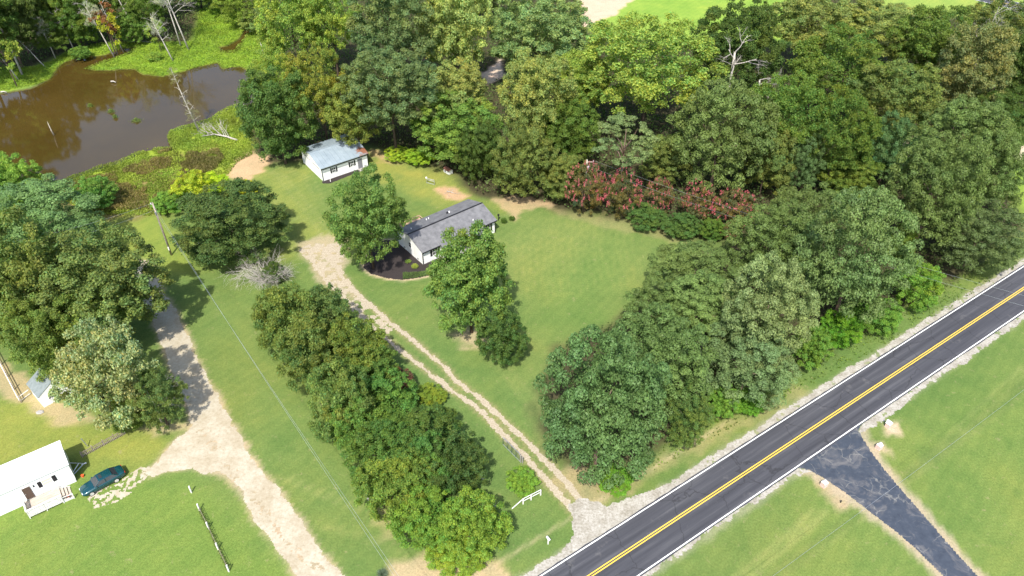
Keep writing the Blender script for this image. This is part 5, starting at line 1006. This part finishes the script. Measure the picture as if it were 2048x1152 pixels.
# roadside marker and brick pillars
x, y = G(1096, 1088); t = thing('mailbox', 'white mailbox on a post at the road edge below the long hedge', 'mailbox', (x, y, 0), RA); MB().box((-.06, -.06, 0), (.06, .06, 1.0)).obj('post', M['white_wood'], t); MB().loft([[(.13 * math.cos(k_), y_, 1.12 + .13 * math.sin(k_)) for k_ in (0, .8, 1.57, 2.35, 3.14, 4.0, 5.4)] for y_ in (-.28, .28)]).obj('box', M['white'], t)
for (u, v, lb, ball) in ((1647, 972, 'pale pink brick pillar with a white cap left of the dark driveway', 1), (1757, 897, 'pale pink brick pillar with a white ball right of the dark driveway', 2)):
    x, y = G(u, v); t = thing('brick_pillar', lb, 'pillar', (x, y, 0), R(30), 'brick pillars beside the dark driveway'); w_ = .32
    for k_ in range(8): 
        for s_ in (0, 1): MB().box((-w_ + s_ * w_ + (.0 if k_ % 2 else .0), -w_, k_ * .09), (-w_ + s_ * w_ + w_ - .012, w_, k_ * .09 + .08)).obj('brick', M['pinkbrick'], t)
    MB().box((-w_ + .03, -w_ + .03, .72), (w_ - .03, w_ - .03, .78)).obj('cap', M['white'], t); b = MB(); b.tube([(0, 0, .8), (0, 0, .88), (0, 0, 1.0), (0, 0, 1.1), (0, 0, 1.15)], [.08, .17, .2, .14, .04], 10); b.obj('globe', M['white'], t, True)
x, y = G(1775, 854); t = thing('brick_mailbox', 'white mailbox on a pink brick base at the road edge', 'mailbox', (x, y, 0), RA); MB().box((-.28, -.28, 0), (.28, .28, .75)).obj('base', M['pinkbrick'], t); MB().box((-.34, -.34, .75), (.34, .34, .82)).obj('cap', M['white'], t)
MB().loft([[(.17 * math.cos(k_), y_, 1.0 + .17 * math.sin(k_)) for k_ in (0, .8, 1.57, 2.35, 3.14, 4.0, 5.4)] for y_ in (-.38, .38)]).obj('box', M['white'], t); MB().box((-.19, .383, .9), (.19, .42, 1.12)).obj('door', M['black'], t); MB().box((.35, -.1, .3), (.7, .1, .42)).obj('newspaper_tube', M['white'], t)
x, y = G(1681, 1005); o = MB().tube([(0, 0, 0), (0, 0, .3), (0, 0, .34)], [.07, .08, .1], 8).obj('ground_light', M['black'], None, loc=(x, y, 0)); tag(o, 'small dark ground light in the bare patch left of the driveway', 'light')
# frame on the back lawn
(xa, ya), (xb, yb) = G(853.5, 366), G(869, 370); fl = math.hypot(xb - xa, yb - ya); fr = thing('metal_frame', 'pale metal frame standing on the back lawn', 'frame', (xa, ya, 0), math.atan2(yb - ya, xb - xa))
for x_ in (0, fl): MB().tube([(x_, 0, 0), (x_, 0, 1.1)], .05, 6).obj('post', M['steel'], fr)
for z_ in (.1, .75, 1.05): MB().tube([(0, 0, z_), (fl, 0, z_)], .035, 6).obj('rail', M['steel'], fr)
MB().box((-.12, -.12, 1.05), (.12, .12, 1.3)).obj('cap', M['white'], fr)
x, y = G(903, 386); b = MB(); b.tube([(-.9, .4, .1), (-.2, .1, .25), (.4, -.2, .12)], [.06, .07, .03], 6)
for i in range(26): a_ = random.uniform(0, 6.28); r_ = random.uniform(0, 1.4); b.tube([(r_ * math.cos(a_), r_ * math.sin(a_) * .8, .05), (r_ * math.cos(a_) + random.uniform(-.5, .5), r_ * math.sin(a_) + random.uniform(-.4, .4), .15)], .02, 4)
o = b.obj('branch_pile', M['deadwood'], None, loc=(x, y, 0)); tag(o, 'scatter of cut branches on the bare patch behind the house', 'branches')
for (u, v, s_, lb) in ((696, 912, .3, 'small white stone on the lawn left of the hedge'), (744, 998, .45, 'long white stone on the lawn below the hedge'), (80, 825, .4, 'pale flat stone before the little white shed'), (964, 955, .35, 'grey stone beside the darkest hedge shrub')):
    x, y = G(u, v); b = MB(); b.loft([[(s_ * k2 * math.cos(q2) * 1.4, s_ * k2 * math.sin(q2), z_) for q2 in [j * 1.047 for j in range(6)]] for k2, z_ in ((.95, 0), (1, .08), (.6, .16))]); o = b.obj('stone', M['concrete'], None, loc=(x, y, 0)); tag(o, lb, 'stone')
# spiky yucca at the bottom edge
x, y = G(765, 1150); n = 220; a_ = rng.uniform(0, 6.28, n); e_ = rng.uniform(.2, 1.4, n); dv = np.stack([np.cos(a_) * np.cos(e_), np.sin(a_) * np.cos(e_), np.sin(e_)], 1)
V, Fq = quads(dv * .42, np.cross(dv, rng.normal(size=(n, 3))), np.full(n, .42), .06, dv); o = link('yucca', tinted('yucca', V, Fq, rng.uniform(.7, 1.2, (n, 1)) * np.ones((1, 3)), M['needle']), None, (x, y, .05)); o.color = (.15, .2, .14, 1); tag(o, 'spiky grey green yucca at the bottom edge', 'yucca')
